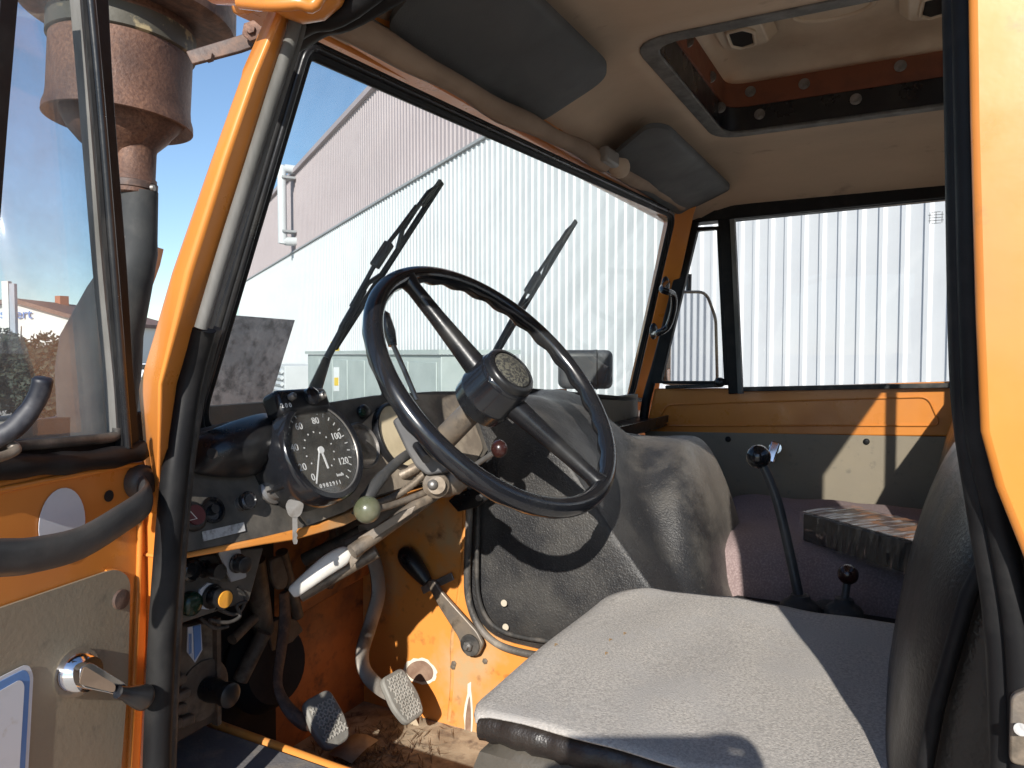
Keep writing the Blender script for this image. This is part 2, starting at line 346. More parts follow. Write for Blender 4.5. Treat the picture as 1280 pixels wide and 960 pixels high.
# cabinet row standing before the wall
cab_t0, cab_t1, co = 10.2, 19.2, 1.75
cabn = thing('utility_cabinet', 'pale grey green sheet metal cabinet with doors and yellow warning sticker by the white hall', 'cabinet', wp(15, co))
ob('cabinet_body', MB().prism([wp(cab_t0, co), wp(cab_t1, co), wp(cab_t1, .5), wp(cab_t0, .5)], (0, 0, 2.18)), zinc, cabn, bev=.01)
ob('cabinet_roof', MB().prism([wp(cab_t0-.06, co+.06), wp(cab_t1+.06, co+.06), wp(cab_t1+.06, .44), wp(cab_t0-.06, .44)], (0, 0, .07)), zinc, cabn)
for o_ in [cabn.children[-1]]: o_.location.z += 2.19
nd = 7; dw = (cab_t1-cab_t0-.2)/nd
dfirst = None
for i in range(nd):
    a = cab_t0+.1+i*dw
    if dfirst is None: dfirst = ob('cabinet_door', MB().prism([wp(a+.03, co+.025, .12), wp(a+dw-.03, co+.025, .12), wp(a+dw-.03, co-.0, .12), wp(a+.03, co-.0, .12)], (0, 0, 1.95)), zinc, cabn, bev=.008); dl = WP[dfirst]
    else: again(dfirst, dl+WD*dw*i, cabn)
ly = M('yellow_warning_print', (.8, .55, .05), .5, rvar=0)
def wallrect(u0, v0, u1, v1, off):
    pl = ((WN.x, WN.y, 0), WN.dot(CAM)+5.9-off)
    return [S(u0, v0, pl=pl), S(u1, v0, pl=pl), S(u1, v1, pl=pl), S(u0, v1, pl=pl)]
lab = ob('warning_sticker', MB().prism(wallrect(417, 459, 424, 489, co+.03), -WN*.004), white, cabn, flat=True)
ob('warning_symbol', MB().prism(wallrect(418, 472, 423, 482, co+.036), -WN*.004), ly, lab, flat=True)
lampb = ob('yellow_beacon', MB().cyl(wp(18.6, 1.2, 2.26), wp(18.6, 1.2, 2.50), .11), ly, cabn)
# louvred unit
lu = thing('louvred_unit', 'low white ventilation unit with horizontal louvres left of the green cabinet', 'ventilation unit', wp(24.5, 1.8))
l0, l1, lo_ = 21.5, 26.5, 1.9
ob('unit_body', MB().prism([wp(l0, lo_), wp(l1, lo_), wp(l1, .5), wp(l0, .5)], (0, 0, 1.85)), wall_white, lu, bev=.01)
s0 = None
for i in range(9):
    for j in (0, 1):
        a = l0+.15+j*2.45
        c_ = wp(a+1.1, lo_+.05, .25+i*.18)
        if s0 is None: s0 = ob('louvre', MB().bar(wp(a, lo_+.05, .25), wp(a+2.25, lo_+.05, .25), .09, .10, (-WN+V((0, 0, -.9)))), wall_white, lu); sp = WP[s0]
        else: again(s0, sp + WD*2.45*j + V((0, 0, .18*i)), lu)

# distant house with lettering, seen through the door glass
def far(u, dist, z): p = S(u, 442, D=dist); return V((p.x, p.y, -2.2+z))
hz = lambda v, d: 2.2+(442-v)/FOC*d
HD = 62
house = thing('distant_house', 'white gabled commercial house with brown tiled roof and blue letters far off behind the hedge', 'house', far(40, HD, 0))
fa, fb, fc = far(-190, HD, 0), far(112, HD, 0), far(20, HD, 0)
wallpoly = [fa, fb, V((fb.x, fb.y, -2.2+hz(404, HD))), V((fc.x, fc.y, -2.2+hz(378, HD))), V((fa.x, fa.y, -2.2+hz(436, HD)+1.0))]
back = fh*16
ob('gable_wall', MB().prism(wallpoly, back), render_w, house, flat=True)
def slope(p, q):
    n_ = (q-p).normalized(); up = V((0, 0, .35))
    return MB().prism([p-fh*.5, q-fh*.5, q-fh*.5+up, p-fh*.5+up], fh*17)
ob('roof', slope(wallpoly[3], wallpoly[2]+(wallpoly[2]-wallpoly[3])*.06), tile_m, house, flat=True)
ob('roof', slope(wallpoly[4]+(wallpoly[4]-wallpoly[3])*.06, wallpoly[3]), tile_m, house, flat=True)
chp = far(79, HD+6, 0); ob('chimney', MB().box((chp.x, chp.y, -2.2+hz(384, HD+6)), (.8, .8, 2.0)), brick_m, house, flat=True)
for ch, u in (('s', 4.5), ('ert', 31)):
    q = far(u, HD-.15, 0); text('lettering', ch, 1.15, (q.x, q.y, -2.2+hz(393, HD)), RT, (0, 0, 1), blue, house, .03)
pyl = thing('sign_pylon', 'tall white and grey sign pylon standing before the distant white house', 'sign', far(14, 50, 0))
pa = far(10.5, 50, 0); pb = far(18.5, 50, 0)
ob('white_panel', MB().box((pa.x, pa.y, -2.2+hz(352, 50)/2), (.45, .35, hz(352, 50)), (RT, fh, V((0, 0, 1)))), render_w, pyl)
ob('white_panel', MB().box(V((pa.x, pa.y, -2.2+hz(352, 50)/2))+RT*.24-fh*.02, (.012, .36, hz(352, 50)), (RT, fh, V((0, 0, 1)))), trim_m, pyl)
ob('grey_panel', MB().box((pb.x, pb.y, -2.2+hz(355, 50)/2), (.36, .30, hz(355, 50)), (RT, fh, V((0, 0, 1)))), M('grey_sign', (.35, .38, .42), .5), pyl)

def foliage(name, boxes, n, size, m, parent=None):
    v = []; f = []
    for (c, e) in boxes:
        for i in range(int(n)):
            d = V((random.gauss(0, 1), random.gauss(0, 1), random.gauss(0, 1))).normalized()*random.uniform(.55, 1)**.5
            p = V(c) + V((d.x*e[0], d.y*e[1], d.z*e[2])); a = V((random.gauss(0, 1), random.gauss(0, 1), random.gauss(0, 1))).normalized()*size*random.uniform(.5, 1.2)
            b = a.orthogonal().normalized()*a.length*.7; k = len(v); v += [p-a, p+b, p+a, p-b]; f.append([k, k+1, k+2, k+3])
    return ob(name, MB().add(v, f), m, parent, flat=True)
for i, (u, d_, h_, lb) in enumerate([(-25, 24, 3.2, 'dark dusty shrub at the far left below the blue letter'), (22, 25, 3.3, 'dark broad shrub below the sign pylon'), (62, 23, 3.0, 'dark shrub with thin stem between pylon and truck duct'), (100, 27, 2.6, 'low dark shrub behind the grey truck duct')]):
    c_ = far(u, d_, 0); sh = thing('shrub', lb, 'shrub', c_, 'shrubs along the yard edge')
    bx = [(c_+V((random.uniform(-.6, .6), random.uniform(-.6, .6), h_*random.uniform(.35, .62))), (.75, .75, h_*.36)) for _ in range(6)]
    foliage('leaves', bx, 900, .10, leaf_m, sh)
    ob('stem', MB().tube([c_, c_+V((.05, 0, h_*.5)), c_+V((.2, .1, h_*.95))], [.07, .05, .015], 8), bark, sh)
# far field, wooded hill
hill = MB(); rows = []
for i, (dd, zt) in enumerate([(140, 0), (260, 1.5), (420, 9.0), (520, 12.0), (700, 10)]):
    rows.append([V((*(CAM+(fh*1.0+RT*t)*dd).xy, -2.2+zt+(.8*sin(t*9+i) if zt else 0)+.02)) for t in np.linspace(-1.6, -.2, 40)])
hill.grid(rows); tag(ob('field_hill', hill, field_m), kind='structure')
wb_ = [(CAM+(fh+RT*t)*480+V((0, 0, -2.2+13.5)), (9, 9, 3.2)) for t in np.linspace(-1.5, -.3, 42)]
tag(foliage('far_woodland', wb_, 160, 1.3, leaf_far), 'dark band of woodland on the far hill', 'woodland', kind='stuff')
gp = thing('gate_post', 'pale grey rectangular pillar with dark cap in the gap left of the orange pillar', 'pillar', far(170, 34, 0))
q = far(170, 34, 0); ob('post', MB().box((q.x, q.y, -2.2+hz(421, 34)/2), (.30, .3, hz(421, 34)), (RT, fh, V((0, 0, 1)))), M('pale_grey_render', (.55, .57, .62), .8), gp)
ob('cap', MB().box((q.x, q.y, -2.2+hz(420, 34)), (.42, .42, .08), (RT, fh, V((0, 0, 1)))), trim_m, gp)
gr = [far(150, 20, .004), far(215, 20, .004), far(215, 33, .004), far(150, 33, .004)]
tag(ob('grass_verge', MB().add(gr, [[0, 1, 2, 3]]), M('verge_grass', (.12, .17, .04), .9, c2=(.2, .22, .08), sc2=2, amt=.45)), kind='structure')
def car(u, d_, c, lb, L=4.3):
    p = far(u, d_, 0); t = thing('parked_car', lb, 'car', p, 'cars parked far off beside the field')
    cm = M('car_paint_'+str(u), c, .3, coat=.5); A = (RT, fh, V((0, 0, 1)))
    pr = [(-L/2, .35), (-L/2, .8), (-L/2+.9, .92), (-L/2+1.4, 1.42), (L/2-1.2, 1.45), (L/2-.3, .95), (L/2, .85), (L/2, .35)]
    ob('body', MB().prism([p+RT*a+V((0, 0, b))-fh*.85 for a, b in pr], fh*1.7), cm, t, bev=.08)
    pw = [(-L/2+1.1, .95), (-L/2+1.5, 1.36), (L/2-1.3, 1.38), (L/2-.6, .97)]
    ob('windows', MB().prism([p+RT*a+V((0, 0, b))-fh*.862 for a, b in pw], fh*1.724), blackgloss, t)
    for sx in (-L/2+.8, L/2-.8):
        for sy in (-.87, .67): ob('wheel', MB().cyl(p+RT*sx+fh*sy+V((0, 0, .32)), p+RT*sx+fh*(sy+.2)+V((0, 0, .32)), .32), rubber, t)
car(188, 58, (.7, .72, .75), 'small white car far off below the green field')
car(172, 16, (.03, .035, .05), 'dark car roof showing between door frame and orange pillar', 4.2)

# ================================================================== THE TRUCK
truck = thing('truck', 'orange utility truck cab seen through the open driver door with black steering wheel', 'truck', (0, .2, -2.2))
PT = lambda *a, **k: ob(*a[:3], truck, **k)
WSP = ((0, 1, .333), .695)
def lean(d): return ((0, 1, .333), d)
def post(d, v): return ((0, 1, .333), d) if v < 470 else ((0, 1, 0), d+.012)   # slanted above the waist, upright below
wsn = V((0, 1, .333)).normalized()
# ---- left front pillar
lev = []
for (v, l_, c_, r_) in [(-60, 360, 368, 402), (20, 333, 347, 378), (95, 300, 316, 352), (200, 262, 280, 319), (340, 213, 236, 272), (480, 173, 200, 241), (560, 180, 198, 226), (640, 189, 196, 214), (800, 186, 190, 209), (980, 182, 186, 205)]:
    lo_v = v > 630; a = S(l_, v, pl=post(.665 if not lo_v else .705, v) if v > 470 else lean(.622)); b = S(c_, v, pl=post(.595 if not lo_v else .68, v) if v > 470 else lean(.597)); c = S(r_, v, pl=post(.635 if not lo_v else .67, v) if v > 470 else lean(.607))
    e = V((c.x+.03, c.y+.06, c.z)); lev.append([a, b, b+(c-b)*.5, c, e])
PT('front_pillar', MB().grid(lev, closed=True), orange, bev=.006, seg=3)
# grey weathered bead and black door seal along it
dsp = [(388, -40), (371, 40), (346, 120), (314, 222), (283, 320), (256, 410), (238, 480), (222, 580), (211, 700), (203, 830), (197, 990)]
PT('door_seal', MB().tube(smooth([S(u-2, v, pl=post(.612, v)) for u, v in dsp[5:]], 4), .0125, 10), rubber)
PT('door_seal', MB().tube(smooth([S(u-5, v, pl=lean(.594)) for u, v in dsp[:6]], 4), .0060, 14), rubber_grey)
PT('door_seal', MB().tube(smooth([S(u+6, v, pl=lean(.600)) for u, v in dsp[:6]], 4), .0032, 12), rubber_grey)
PT('door_seal', MB().tube(smooth([S(u+12, v, pl=post(.622, v)) for u, v in dsp[5:]], 4), .0075, 8), rubber_dust)
# ---- windscreen
wc = [S(377, 60, pl=WSP), S(838, 268, pl=WSP), S(786, 497, pl=WSP), S(234, 545, pl=WSP)]
wcp = rp(wc, [.014, .04, .04, .05], 5)
ws = PT('windscreen', MB().prism(wcp, wsn*.005), glass_ws)
cen = sum(wcp, V())/len(wcp)
def outset(poly, d):
    c = sum(poly, V())/len(poly); n = len(poly); out = []
    nrm = (poly[n//3]-poly[0]).cross(poly[2*n//3]-poly[0]).normalized()
    for i in range(n):
        t = (poly[(i+1) % n]-poly[i-1]).normalized(); o_ = t.cross(nrm)
        if o_.dot(poly[i]-c) < 0: o_ = -o_
        out.append(poly[i]+o_*d)
    return out
ob('rubber_seal', MB().ring(outset(wcp, .012), outset(wcp, -.009), -wsn*.012), rubber, ws, bev=.003)
ob('rubber_lip', MB().tube([p-wsn*.012 for p in outset(wcp, .004)], .004, 8, closed=True), blackp, ws)
# windscreen surround in orange (header, right pillar, cowl)
PT('windscreen_header', MB().bar(S(384, 60, pl=WSP)+V((-.05, .04, .052)), S(838, 268, pl=WSP)+V((.1, .04, .052)), .05, .045, (0, 0, 1)), orange, bev=.008)
PT('cowl_panel', MB().bar(S(243, 545, pl=WSP)+V((-.06, .05, -.055)), S(786, 497, pl=WSP)+V((.06, .05, -.055)), .07, .04, (0, 0, 1)), rubber, bev=.01)
rpil = [[S(u0, v, pl=WSP) , S(u1, v, pl=lean(.64)), S(u1, v, pl=lean(.64))+V((.05, .04, 0)), S(u0, v, pl=WSP)+V((.07, .05, 0))] for v, u0, u1 in [(235, 847, 878), (268, 843, 868), (350, 826, 850), (430, 808, 834), (500, 792, 822), (545, 784, 818)]]
PT('front_pillar', MB().grid(rpil, closed=True), orange, bev=.004)
# grab handle on it
gh = [S(834, 352, pl=lean(.65)), S(828, 362, pl=lean(.60)), S(841, 368, pl=lean(.58)), S(842, 385, pl=lean(.575)), S(835, 408, pl=lean(.58)), S(823, 416, pl=lean(.60)), S(816, 418, pl=lean(.65))]
h_ = PT('grab_handle', MB().tube(smooth(gh, 5), .0085, 10), blackgloss)
for u, v in ((832, 356), (817, 414)):
    c_ = S(u, v, pl=lean(.645)); ob('handle_mount', MB().ball(c_, .018, (1, .6, 1.3)), blackp, h_)
# ---- right door
XD = .78
rd = lambda u, v, X=XD: S(u, v, X=X)
dr = PT('passenger_door', MB().prism([rd(818, 486), rd(934, 485), V((XD, -.22, -.062)), V((XD, -.22, -.2)), rd(806, 541.5)], (.04, 0, 0)), orange, bev=.004)
recess = rp([rd(832, 506, XD-.003), rd(1160, 496, XD-.003), rd(1176, 532, XD-.003), rd(822, 532, XD-.003)], .02)
ob('pressed_edge', MB().tube(recess, .0022, 6, closed=True), orange, dr)
crd = ob('door_board', MB().prism([rd(806, 539, XD-.004), V((XD-.004, -.22, rd(1180, 544).z)), V((XD-.004, -.22, -.60)), V((XD-.004, .62, -.60))], (.03, 0, 0)), card, dr)
for u, v in ((910, 549), (1083, 552)):
    ob('screw', MB().ball(rd(u, v, XD-.006), .008, (.5, 1, 1)), rubber, dr)
# window frames
fr = PT('quarter_window_frame', MB().ring(outset([rd(u, v, XD) for u, v in [(874, 290), (898, 288), (907, 476), (829, 476)]], .036), [rd(u, v, XD) for u, v in [(874, 290), (898, 288), (907, 476), (829, 476)]], (-.025, 0, 0)), rubber, bev=.004)
ob('quarter_glass', MB().prism([rd(u, v, XD-.01) for u, v in [(871, 287), (900, 286), (909, 478), (826, 478)]], (.003, 0, 0)), glass_side, fr)
PT('division_bar', MB().bar(rd(905, 262, XD-.012), rd(919, 492, XD-.012), .032, .03, (1, 0, 0)), rubber, bev=.003)
PT('division_bar_trim', MB().bar(rd(916, 275, XD-.03), rd(926, 492, XD-.03), .012, .02, (1, 0, 0)), rubber_grey)
# front seal of the door frame
PT('door_frame_seal', MB().tube(smooth([rd(u, v, XD-.012) for u, v in [(1215, 240), (1050, 256), (930, 268), (880, 272), (866, 285), (845, 360), (822, 450), (808, 500), (803, 540)]], 5), .013, 10), rubber)
sg = PT('side_window_glass', MB().prism([rd(917, 272, XD+.008), V((XD+.008, -.2, .41)), V((XD+.008, -.2, -.08)), rd(930, 492, XD+.008)], (.004, 0, 0)), glass_side)
PT('window_header', MB().prism([rd(860, 279, XD-.03), V((XD-.03, -.22, rd(1190, 246).z-.002)), V((XD-.03, -.22, .42)), rd(850, 258, XD-.03)], (.06, 0, 0)), rubber, bev=.004)
PT('window_channel', MB().bar(rd(926, 486.5, XD-.006), V((XD-.006, -.22, rd(1195, 479.5).z+.001)), .03, .012, (0, 0, 1)), rubber_dust, bev=.002)
# quarter latch
lt = PT('quarter_window_latch', MB().bar(rd(832, 484, XD-.03), rd(900, 482, XD-.03), .012, .010, (0, 0, 1)), blackp, bev=.002)
ob('latch_knob', MB().ball(rd(900, 478, XD-.035), .014), blackp, lt)
# crank on right door
ck = PT('window_crank', MB().bar(rd(970, 552, XD-.03), rd(962, 578, XD-.045), .024, .012, (1, 0, 0)), chrome, bev=.004)
ob('crank_hub', MB().cyl(rd(969, 560, XD-.004), rd(969, 560, XD-.03), .016), chrome, ck)
# glass mark
for i, (a, b) in enumerate(((0, .010), (.7, .010), (1.4, .010))):
    pass
gm = MB()
for i, v in enumerate((265, 268.5, 272, 275.5, 279)): gm.box(rd(1170, v, XD+.006), (.0008, (.02, .034, .030, .034, .02)[i], .0012))
for dy in (-.013, 0, .013): gm.box(rd(1170, 272, XD+.006)+V((0, dy, 0)), (.0008, .0012, .028))
ob('etched_mark', gm, M('etched_glass', (.40, .41, .42), .9, rvar=0), sg)

# ---- roof and headlining
HX0, HX1, HY0, HY1 = -.19, .375, -.36, .375
def lz(x, y):
    e = max(0, (abs(x)-.52)/.26); f_ = max(0, (y-.40)/.19)
    return max(.492 - .105*min(e, 1.05)**2.2 - .095*min(f_, 1.1)**2, .372)
xs = sorted(set([round(x, 3) for x in np.linspace(-.775, .79, 34)] + [HX0, HX1])); ys = sorted(set([round(y, 3) for y in np.linspace(-.25, .60, 20)] + [HY1]))
xs = [x for x in xs if not (0 < abs(x-HX0) < .02 or 0 < abs(x-HX1) < .02)]; ys = [y for y in ys if not 0 < abs(y-HY1) < .02]
def skin(zoff, hole=True, xlim=None):
    mb = MB(); idx = {}
    for j, y in enumerate(ys):
        for i, x in enumerate(xs): idx[i, j] = len(mb.v); mb.v.append(V((x, y, lz(x, y)+zoff)))
    for j in range(len(ys)-1):
        for i in range(len(xs)-1):
            if hole and HX0-.001 <= xs[i] and xs[i+1] <= HX1+.001 and ys[j+1] <= HY1+.001 and ys[j] > -.245: continue
            mb.f.append([idx[i, j], idx[i+1, j], idx[i+1, j+1], idx[i, j+1]])
    return mb
PT('headlining', skin(0), lining, solid=.008, sub=0, ang=60)
PT('roof_panel', skin(.045), orange, solid=.004, ang=60)
# hatch: grey frame, brown/black curb walls, beige vent lid
hout = rp([V((HX0-.018, -.24, .486)), V((HX0-.018, HY1+.017, .486)), V((HX1+.018, HY1+.017, .486)), V((HX1+.018, -.24, .486))], [0, .07, .07, 0], 6)
hin = rp([V((HX0+.012, -.24, .486)), V((HX0+.012, HY1-.012, .486)), V((HX1-.012, HY1-.012, .486)), V((HX1-.012, -.24, .486))], [0, .05, .05, 0], 6)
frm = PT('roof_hatch_frame', MB().ring(hout, hin, (0, 0, .006)), rubber_grey, bev=.002)
ob('black_curb', MB().ring([p+V((0, 0, .006)) for p in outset(hin, .004)], [p+V((0, 0, .006)) for p in hin], (0, 0, .05)), blackp, frm)
ob('orange_curb', MB().ring([p+V((0, 0, .056)) for p in outset(hin, .002)], [p+V((0, 0, .056)) for p in outset(hin, -.004)], (0, 0, .05)), M('faded_red_orange_paint', (.20, .06, .025), .6, c2=(.13, .042, .02), sc2=15, amt=.4), frm)
sfirst = None
for (x, y, z) in [(HX1-.016, .29, .52), (HX1-.016, .10, .522), (HX1-.016, .20, .57), (HX1-.016, .02, .575), (HX1-.016, .31, .572), (.02, HY1-.016, .565), (.2, HY1-.016, .56), (-.1, HY1-.016, .565), (.29, HY1-.016, .525), (HX1-.016, -.08, .57)]:
    if y > .36: ax = V((0, -1, 0))
    else: ax = V((-1, 0, 0))
    m_ = MB().lathe([(.0115, 0), (.0115, .002), (.006, .003), (.006, .0055), (.001, .006)], (x, y, z), ax, 16)
    ob('screw', m_, steel, frm)
# lid: dished panel with vents and oval
lid = MB(); rows = []
LX = np.linspace(HX0-.03, HX1+.03, 40); LY = np.linspace(-.24, HY1+.03, 44)
def lidz(x, y):
    z = .628
    ex = min(x-HX0, HX1-x); ey = HY1-y
    e = min(ex, ey); z -= .030*math.exp(-max(e, -.05)/.03) if e > -.03 else .043
    return max(z, .585)
for y in LY: rows.append([V((x, y, lidz(x, y))) for x in LX])
lidp = ob('vent_lid', lid.grid(rows), beige_pl, frm, solid=.004, ang=60)
def hump(cx, cy, ax_, ay, h): # raised boss under the lid with a louvre mouth
    mb = MB(); rr = []
    for s, zo in ((1.35, 0), (1.25, -.006), (1.0, -h), (.55, -h)):
        rr.append(rp([V((cx-ax_*s, cy-ay*s, 0.619+zo)), V((cx+ax_*s, cy-ay*s, 0.619+zo)), V((cx+ax_*s, cy+ay*s, 0.619+zo)), V((cx-ax_*s, cy+ay*s, 0.619+zo))], .02, 4))
    mb.grid(rr, closed=True); mb.f.append([len(mb.v)-len(rr[0])+i for i in range(len(rr[0]))]); return mb
for cx, cy in ((.125, .285), (.15, -.035)):
    ob('vent_boss', hump(cx, cy, .055, .042, .022), beige_pl, frm, bev=.003)
    op = rp([V((cx-.042, cy-.010, .596)), V((cx-.02, cy-.026, .596)), V((cx+.035, cy-.020, .596)), V((cx+.045, cy+.008, .596)), V((cx+.025, cy+.024, .596)), V((cx-.038, cy+.020, .596))], .006, 3)
    ob('vent_mouth', MB().prism([V((p.x, p.y+.0, p.z-.0015)) for p in op], (0, 0, .004)), darkbox, frm)
    ob('vent_rim', MB().tube([V((p.x, p.y, p.z-.001)) for p in op], .004, 8, closed=True), beige_pl, frm)
ob('oval_dish', MB().tube([V((.145+.046*cos(a), .128+.068*sin(a), 0.6265)) for a in np.linspace(0, 2*pi, 40)[:-1]], .006, 8, closed=True), beige_pl, frm)

# padded roll over the windscreen and sun visors
hr0 = S(384, 60, pl=WSP); hr1 = S(838, 268, pl=WSP)
roll_m = M('shaded_brown_roll', (.34, .245, .175), .9, c2=(.24, .17, .12), sc2=6, amt=.45, bump=[(240, .2), (9, .5)], rvar=0)  # headlining brown made darker, the shade at the header painted in
roll = []
for k in range(30):
    t = k/29; p = hr0.lerp(hr1, t)+V((0, -.030, .026+.003*sin(t*17)+.002*sin(t*41)))
    roll.append(p)
PT('padded_roll', MB().tube(roll[:18], [.0155+.002*sin(i*.9) for i in range(18)], 12), roll_m)
PT('padded_roll', MB().tube(roll[19:], [.0155+.002*sin(i*.7) for i in range(11)], 12), roll_m)
for t in (.62,):
    p = hr0.lerp(hr1, t)+V((0, -.045, .026))
    PT('mirror_bracket', MB().ball(p, .03, (1.2, .7, .8)), lining)
    ob('bracket_lamp', MB().box(p+V((-.07, -.005, .002)), (.07, .02, .03)), M('grey_lens', (.22, .2, .18), .4), truck, bev=.006)
def visor(x0, x1, yf, yr, zf, zr, skew):
    pts = [V((x0+.02, yf, zf)), V((x1-.02, yf, zf)), V((x1, yr+.03, zr)), V((x1-.05, yr, zr)), V((x0+.03-skew, yr, zr)), V((x0-skew, yr+.03, zr))]
    top = rp(pts, .03, 5); cc = sum(top, V())/len(top)
    mb = MB(); rows = [[cc+(p-cc)*.93+V((0, 0, .011)) for p in top], [p+V((0, 0, .005)) for p in top], [p-V((0, 0, .005)) for p in top], [cc+(p-cc)*.93-V((0, 0, .011)) for p in top]]
    mb.grid(rows, closed=True); n = len(top); mb.f += [list(range(n)), [3*n+i for i in range(n)]]
    o_ = PT('sun_visor', mb, visor_m, bev=.002)
    ob('visor_rod', MB().tube([V((x0-.05, yf+.012, zf+.008)), V((x0+.02, yf+.004, zf)), V((x0+.1, yf+.002, zf))], .005, 8), steel, o_)
    ob('visor_clip', MB().box((x1-.06, yf+.012, zf-.004), (.045, .012, .012)), M('ivory_clip', (.5, .45, .33), .5) , o_, bev=.003)
    return o_
visor(-.63, -.17, .562, .42, .392, .452, 0)
visor(.09, .73, .562, .415, .388, .440, .03)

# ---- left door header strip and gutter (top left of view)
PT('door_header', MB().tube(smooth([S(360, 44, pl=lean(.64)), S(390, 27, X=-.80), S(440, 10, X=-.80), V((-.80, .30, .365)), V((-.80, .1, .375)), V((-.80, -.04, .37))], 5), .010, 16), rubber)
PT('door_header_inner', MB().tube(smooth([S(372, 52, pl=lean(.66)), S(405, 32, X=-.78), S(450, 17, X=-.78), V((-.78, .30, .352)), V((-.78, .1, .362)), V((-.78, -.04, .36))], 5), .010, 10), rubber)
PT('cant_rail', MB().tube(smooth([S(270, -34, X=-.86), S(320, -34, X=-.86), S(352, -28, X=-.85), S(395, -20, X=-.83), V((-.83, .40, .405)), V((-.83, .1, .41)), V((-.83, -.25, .40))], 6), [.026]*12+[.027]*12+[.030]*13, 28), orange)
PT('rain_gutter', MB().tube(smooth([S(300, 3, X=-.868), S(335, 6, X=-.868), S(372, 4, X=-.86), S(400, -4, X=-.85), V((-.855, .40, .375)), V((-.855, .1, .385)), V((-.855, -.25, .375))], 5), .0055, 10), orange)
PT('roof_front_edge', MB().bar(V((-.80, .60, .395)), V((.84, .60, .40)), .07, .05, (0, 0, 1)), orange, bev=.02, seg=4)

# ---- door pillar (right edge of view) and body side
XB = -.84
bp = [S(1211, -60, X=XB), S(1214, 150, X=XB), S(1221, 400, X=XB), S(1227, 540, X=XB), S(1246, 610, X=XB), S(1282, 700, X=XB), V((XB, -.09, -.22)), V((XB, -.13, -.5)), V((XB, -.28, -.5)), V((XB, -.28, .42)), V((XB, -.035, .42))]
PT('body_side_panel', MB().prism(bp, (.012, 0, 0)), orange, bev=.004)
PT('rear_door_seal', MB().tube(smooth([S(u, v, X=-.80) for u, v in [(1196, -60), (1200, 150), (1204, 400), (1210, 520), (1228, 640), (1247, 760), (1254, 860), (1258, 1000)]], 5), .0085, 12), rubber)
PT('rear_door_seal', MB().tube(smooth([S(u, v, X=-.81) for u, v in [(1206, -60), (1210, 150), (1216, 400), (1224, 540), (1246, 640), (1268, 760), (1276, 860), (1280, 1000)]], 5), .0075, 12), rubber)
PT('door_pillar_trim', MB().prism([S(1210, -60, X=-.80), S(1217, 400, X=-.80), S(1232, 600, X=-.80), S(1262, 800, X=-.80), S(1270, 1000, X=-.80), V((-.80, -.24, -.6)), V((-.80, -.24, .40))], (.02, 0, 0)), vinyl)
stp = PT('door_striker', MB().prism(rp([S(u, v, X=-.822) for u, v in [(1264, 870), (1290, 860), (1290, 960), (1262, 955)]], .004), (.006, 0, 0)), dustmetal, bev=.002)
ob('striker_pin', MB().cyl(S(1276, 912, X=-.822), S(1276, 912, X=-.832), .0035), steel, stp)

# ---- rear wall with window
RY = -.205
def rb(x0, x1, z0, z1): PT('rear_wall', MB().box2((x0, RY-.02, z0), (x1, RY, z1)), lining)
rb(-.82, -.50, -.7, .54); rb(.41, .82, -.7, .54); rb(-.498, .408, -.7, .0); rb(-.498, .408, .36, .54)
rw = PT('rear_window', MB().box2((-.50, RY-.012, .0), (.41, RY-.008, .36)), glass_side)
ob('window_bar', MB().bar((-.045, RY-.03, .0), (-.045, RY-.03, .36), .02, .02, (0, 1, 0)), rubber, rw)
PT('rear_side_panel', MB().box2((.77, -.27, -.7), (.80, -.2, .42)), card)

# ---- firewall, floor, tunnel side
PT('firewall', MB().box2((-.44, .93, -.70), (.78, .95, -.11)), orange_rust)
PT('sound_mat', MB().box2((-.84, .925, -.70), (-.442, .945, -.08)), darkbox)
PT('cab_side_panel', MB().box2((-.852, .66, -.72), (-.84, .97, -.125)), orange)
PT('cab_side_panel', MB().box2((.785, .70, -.72), (.80, .97, -.17)), orange)
PT('scuttle_panel', MB().box2((-.838, .775, -.145), (.78, .97, -.13)), orange, bev=.01)
PT('floor_plate', MB().box2((-.80, -.25, -.70), (.80, .95, -.685)), floordirt)
PT('tunnel_side_panel', MB().prism(rp([V((-.207, .93, -.10)), V((-.207, .93, -.685)), V((-.207, .30, -.685)), V((-.207, .30, -.515)), V((-.207, .685, -.505)), V((-.207, .685, -.10))], [0, 0, 0, 0, .09, 0], 8), (.005, 0, 0)), orange_dirty)
# pressed rib of the tunnel panel
PT('tunnel_flange', MB().tube(smooth([S(u, v, X=-.204) for u, v in [(581, 612), (580, 690), (572, 760), (566, 800), (566, 850), (562, 900)]], 5), .005, 8), orange_dirty)
rp_m = M('bare_patch', (.20, .12, .08), .8, c2=(.3, .2, .14), sc2=40, amt=.5)
chip_m = M('chipped_primer', (.72, .66, .55), .8, rvar=0)
def patch(pts, X=-.2075, big=1.25):
    c_ = [S(u, v, X=X-.0004) for u, v in pts]; m0 = sum(c_, V())/len(c_)
    a = PT('paint_chip', MB().prism([m0+(p-m0)*big+V((random.uniform(-.0, .0), random.uniform(-.002, .002), random.uniform(-.002, .002))) for p in smooth(c_, 4, True)], (-.0004, 0, 0)), chip_m, flat=True)
    ob('bare_metal', MB().prism([p+V((-.0006, 0, 0)) for p in smooth(c_, 4, True)], (-.0004, 0, 0)), rp_m, a, flat=True)
patch([(508, 838), (516, 828), (530, 826), (541, 836), (540, 848), (528, 852), (515, 848)])
patch([(587, 870), (589, 895), (588, 930), (586, 950), (583, 930), (582, 900)], big=1.45)
PT('side_ledge', MB().box2((-.80, .25, -.69), (-.665, .93, -.505)), orange_rust, bev=.006)
PT('ledge_mat', MB().box2((-.80, .25, -.503), (-.672, .93, -.495)), carpet, bev=.003)
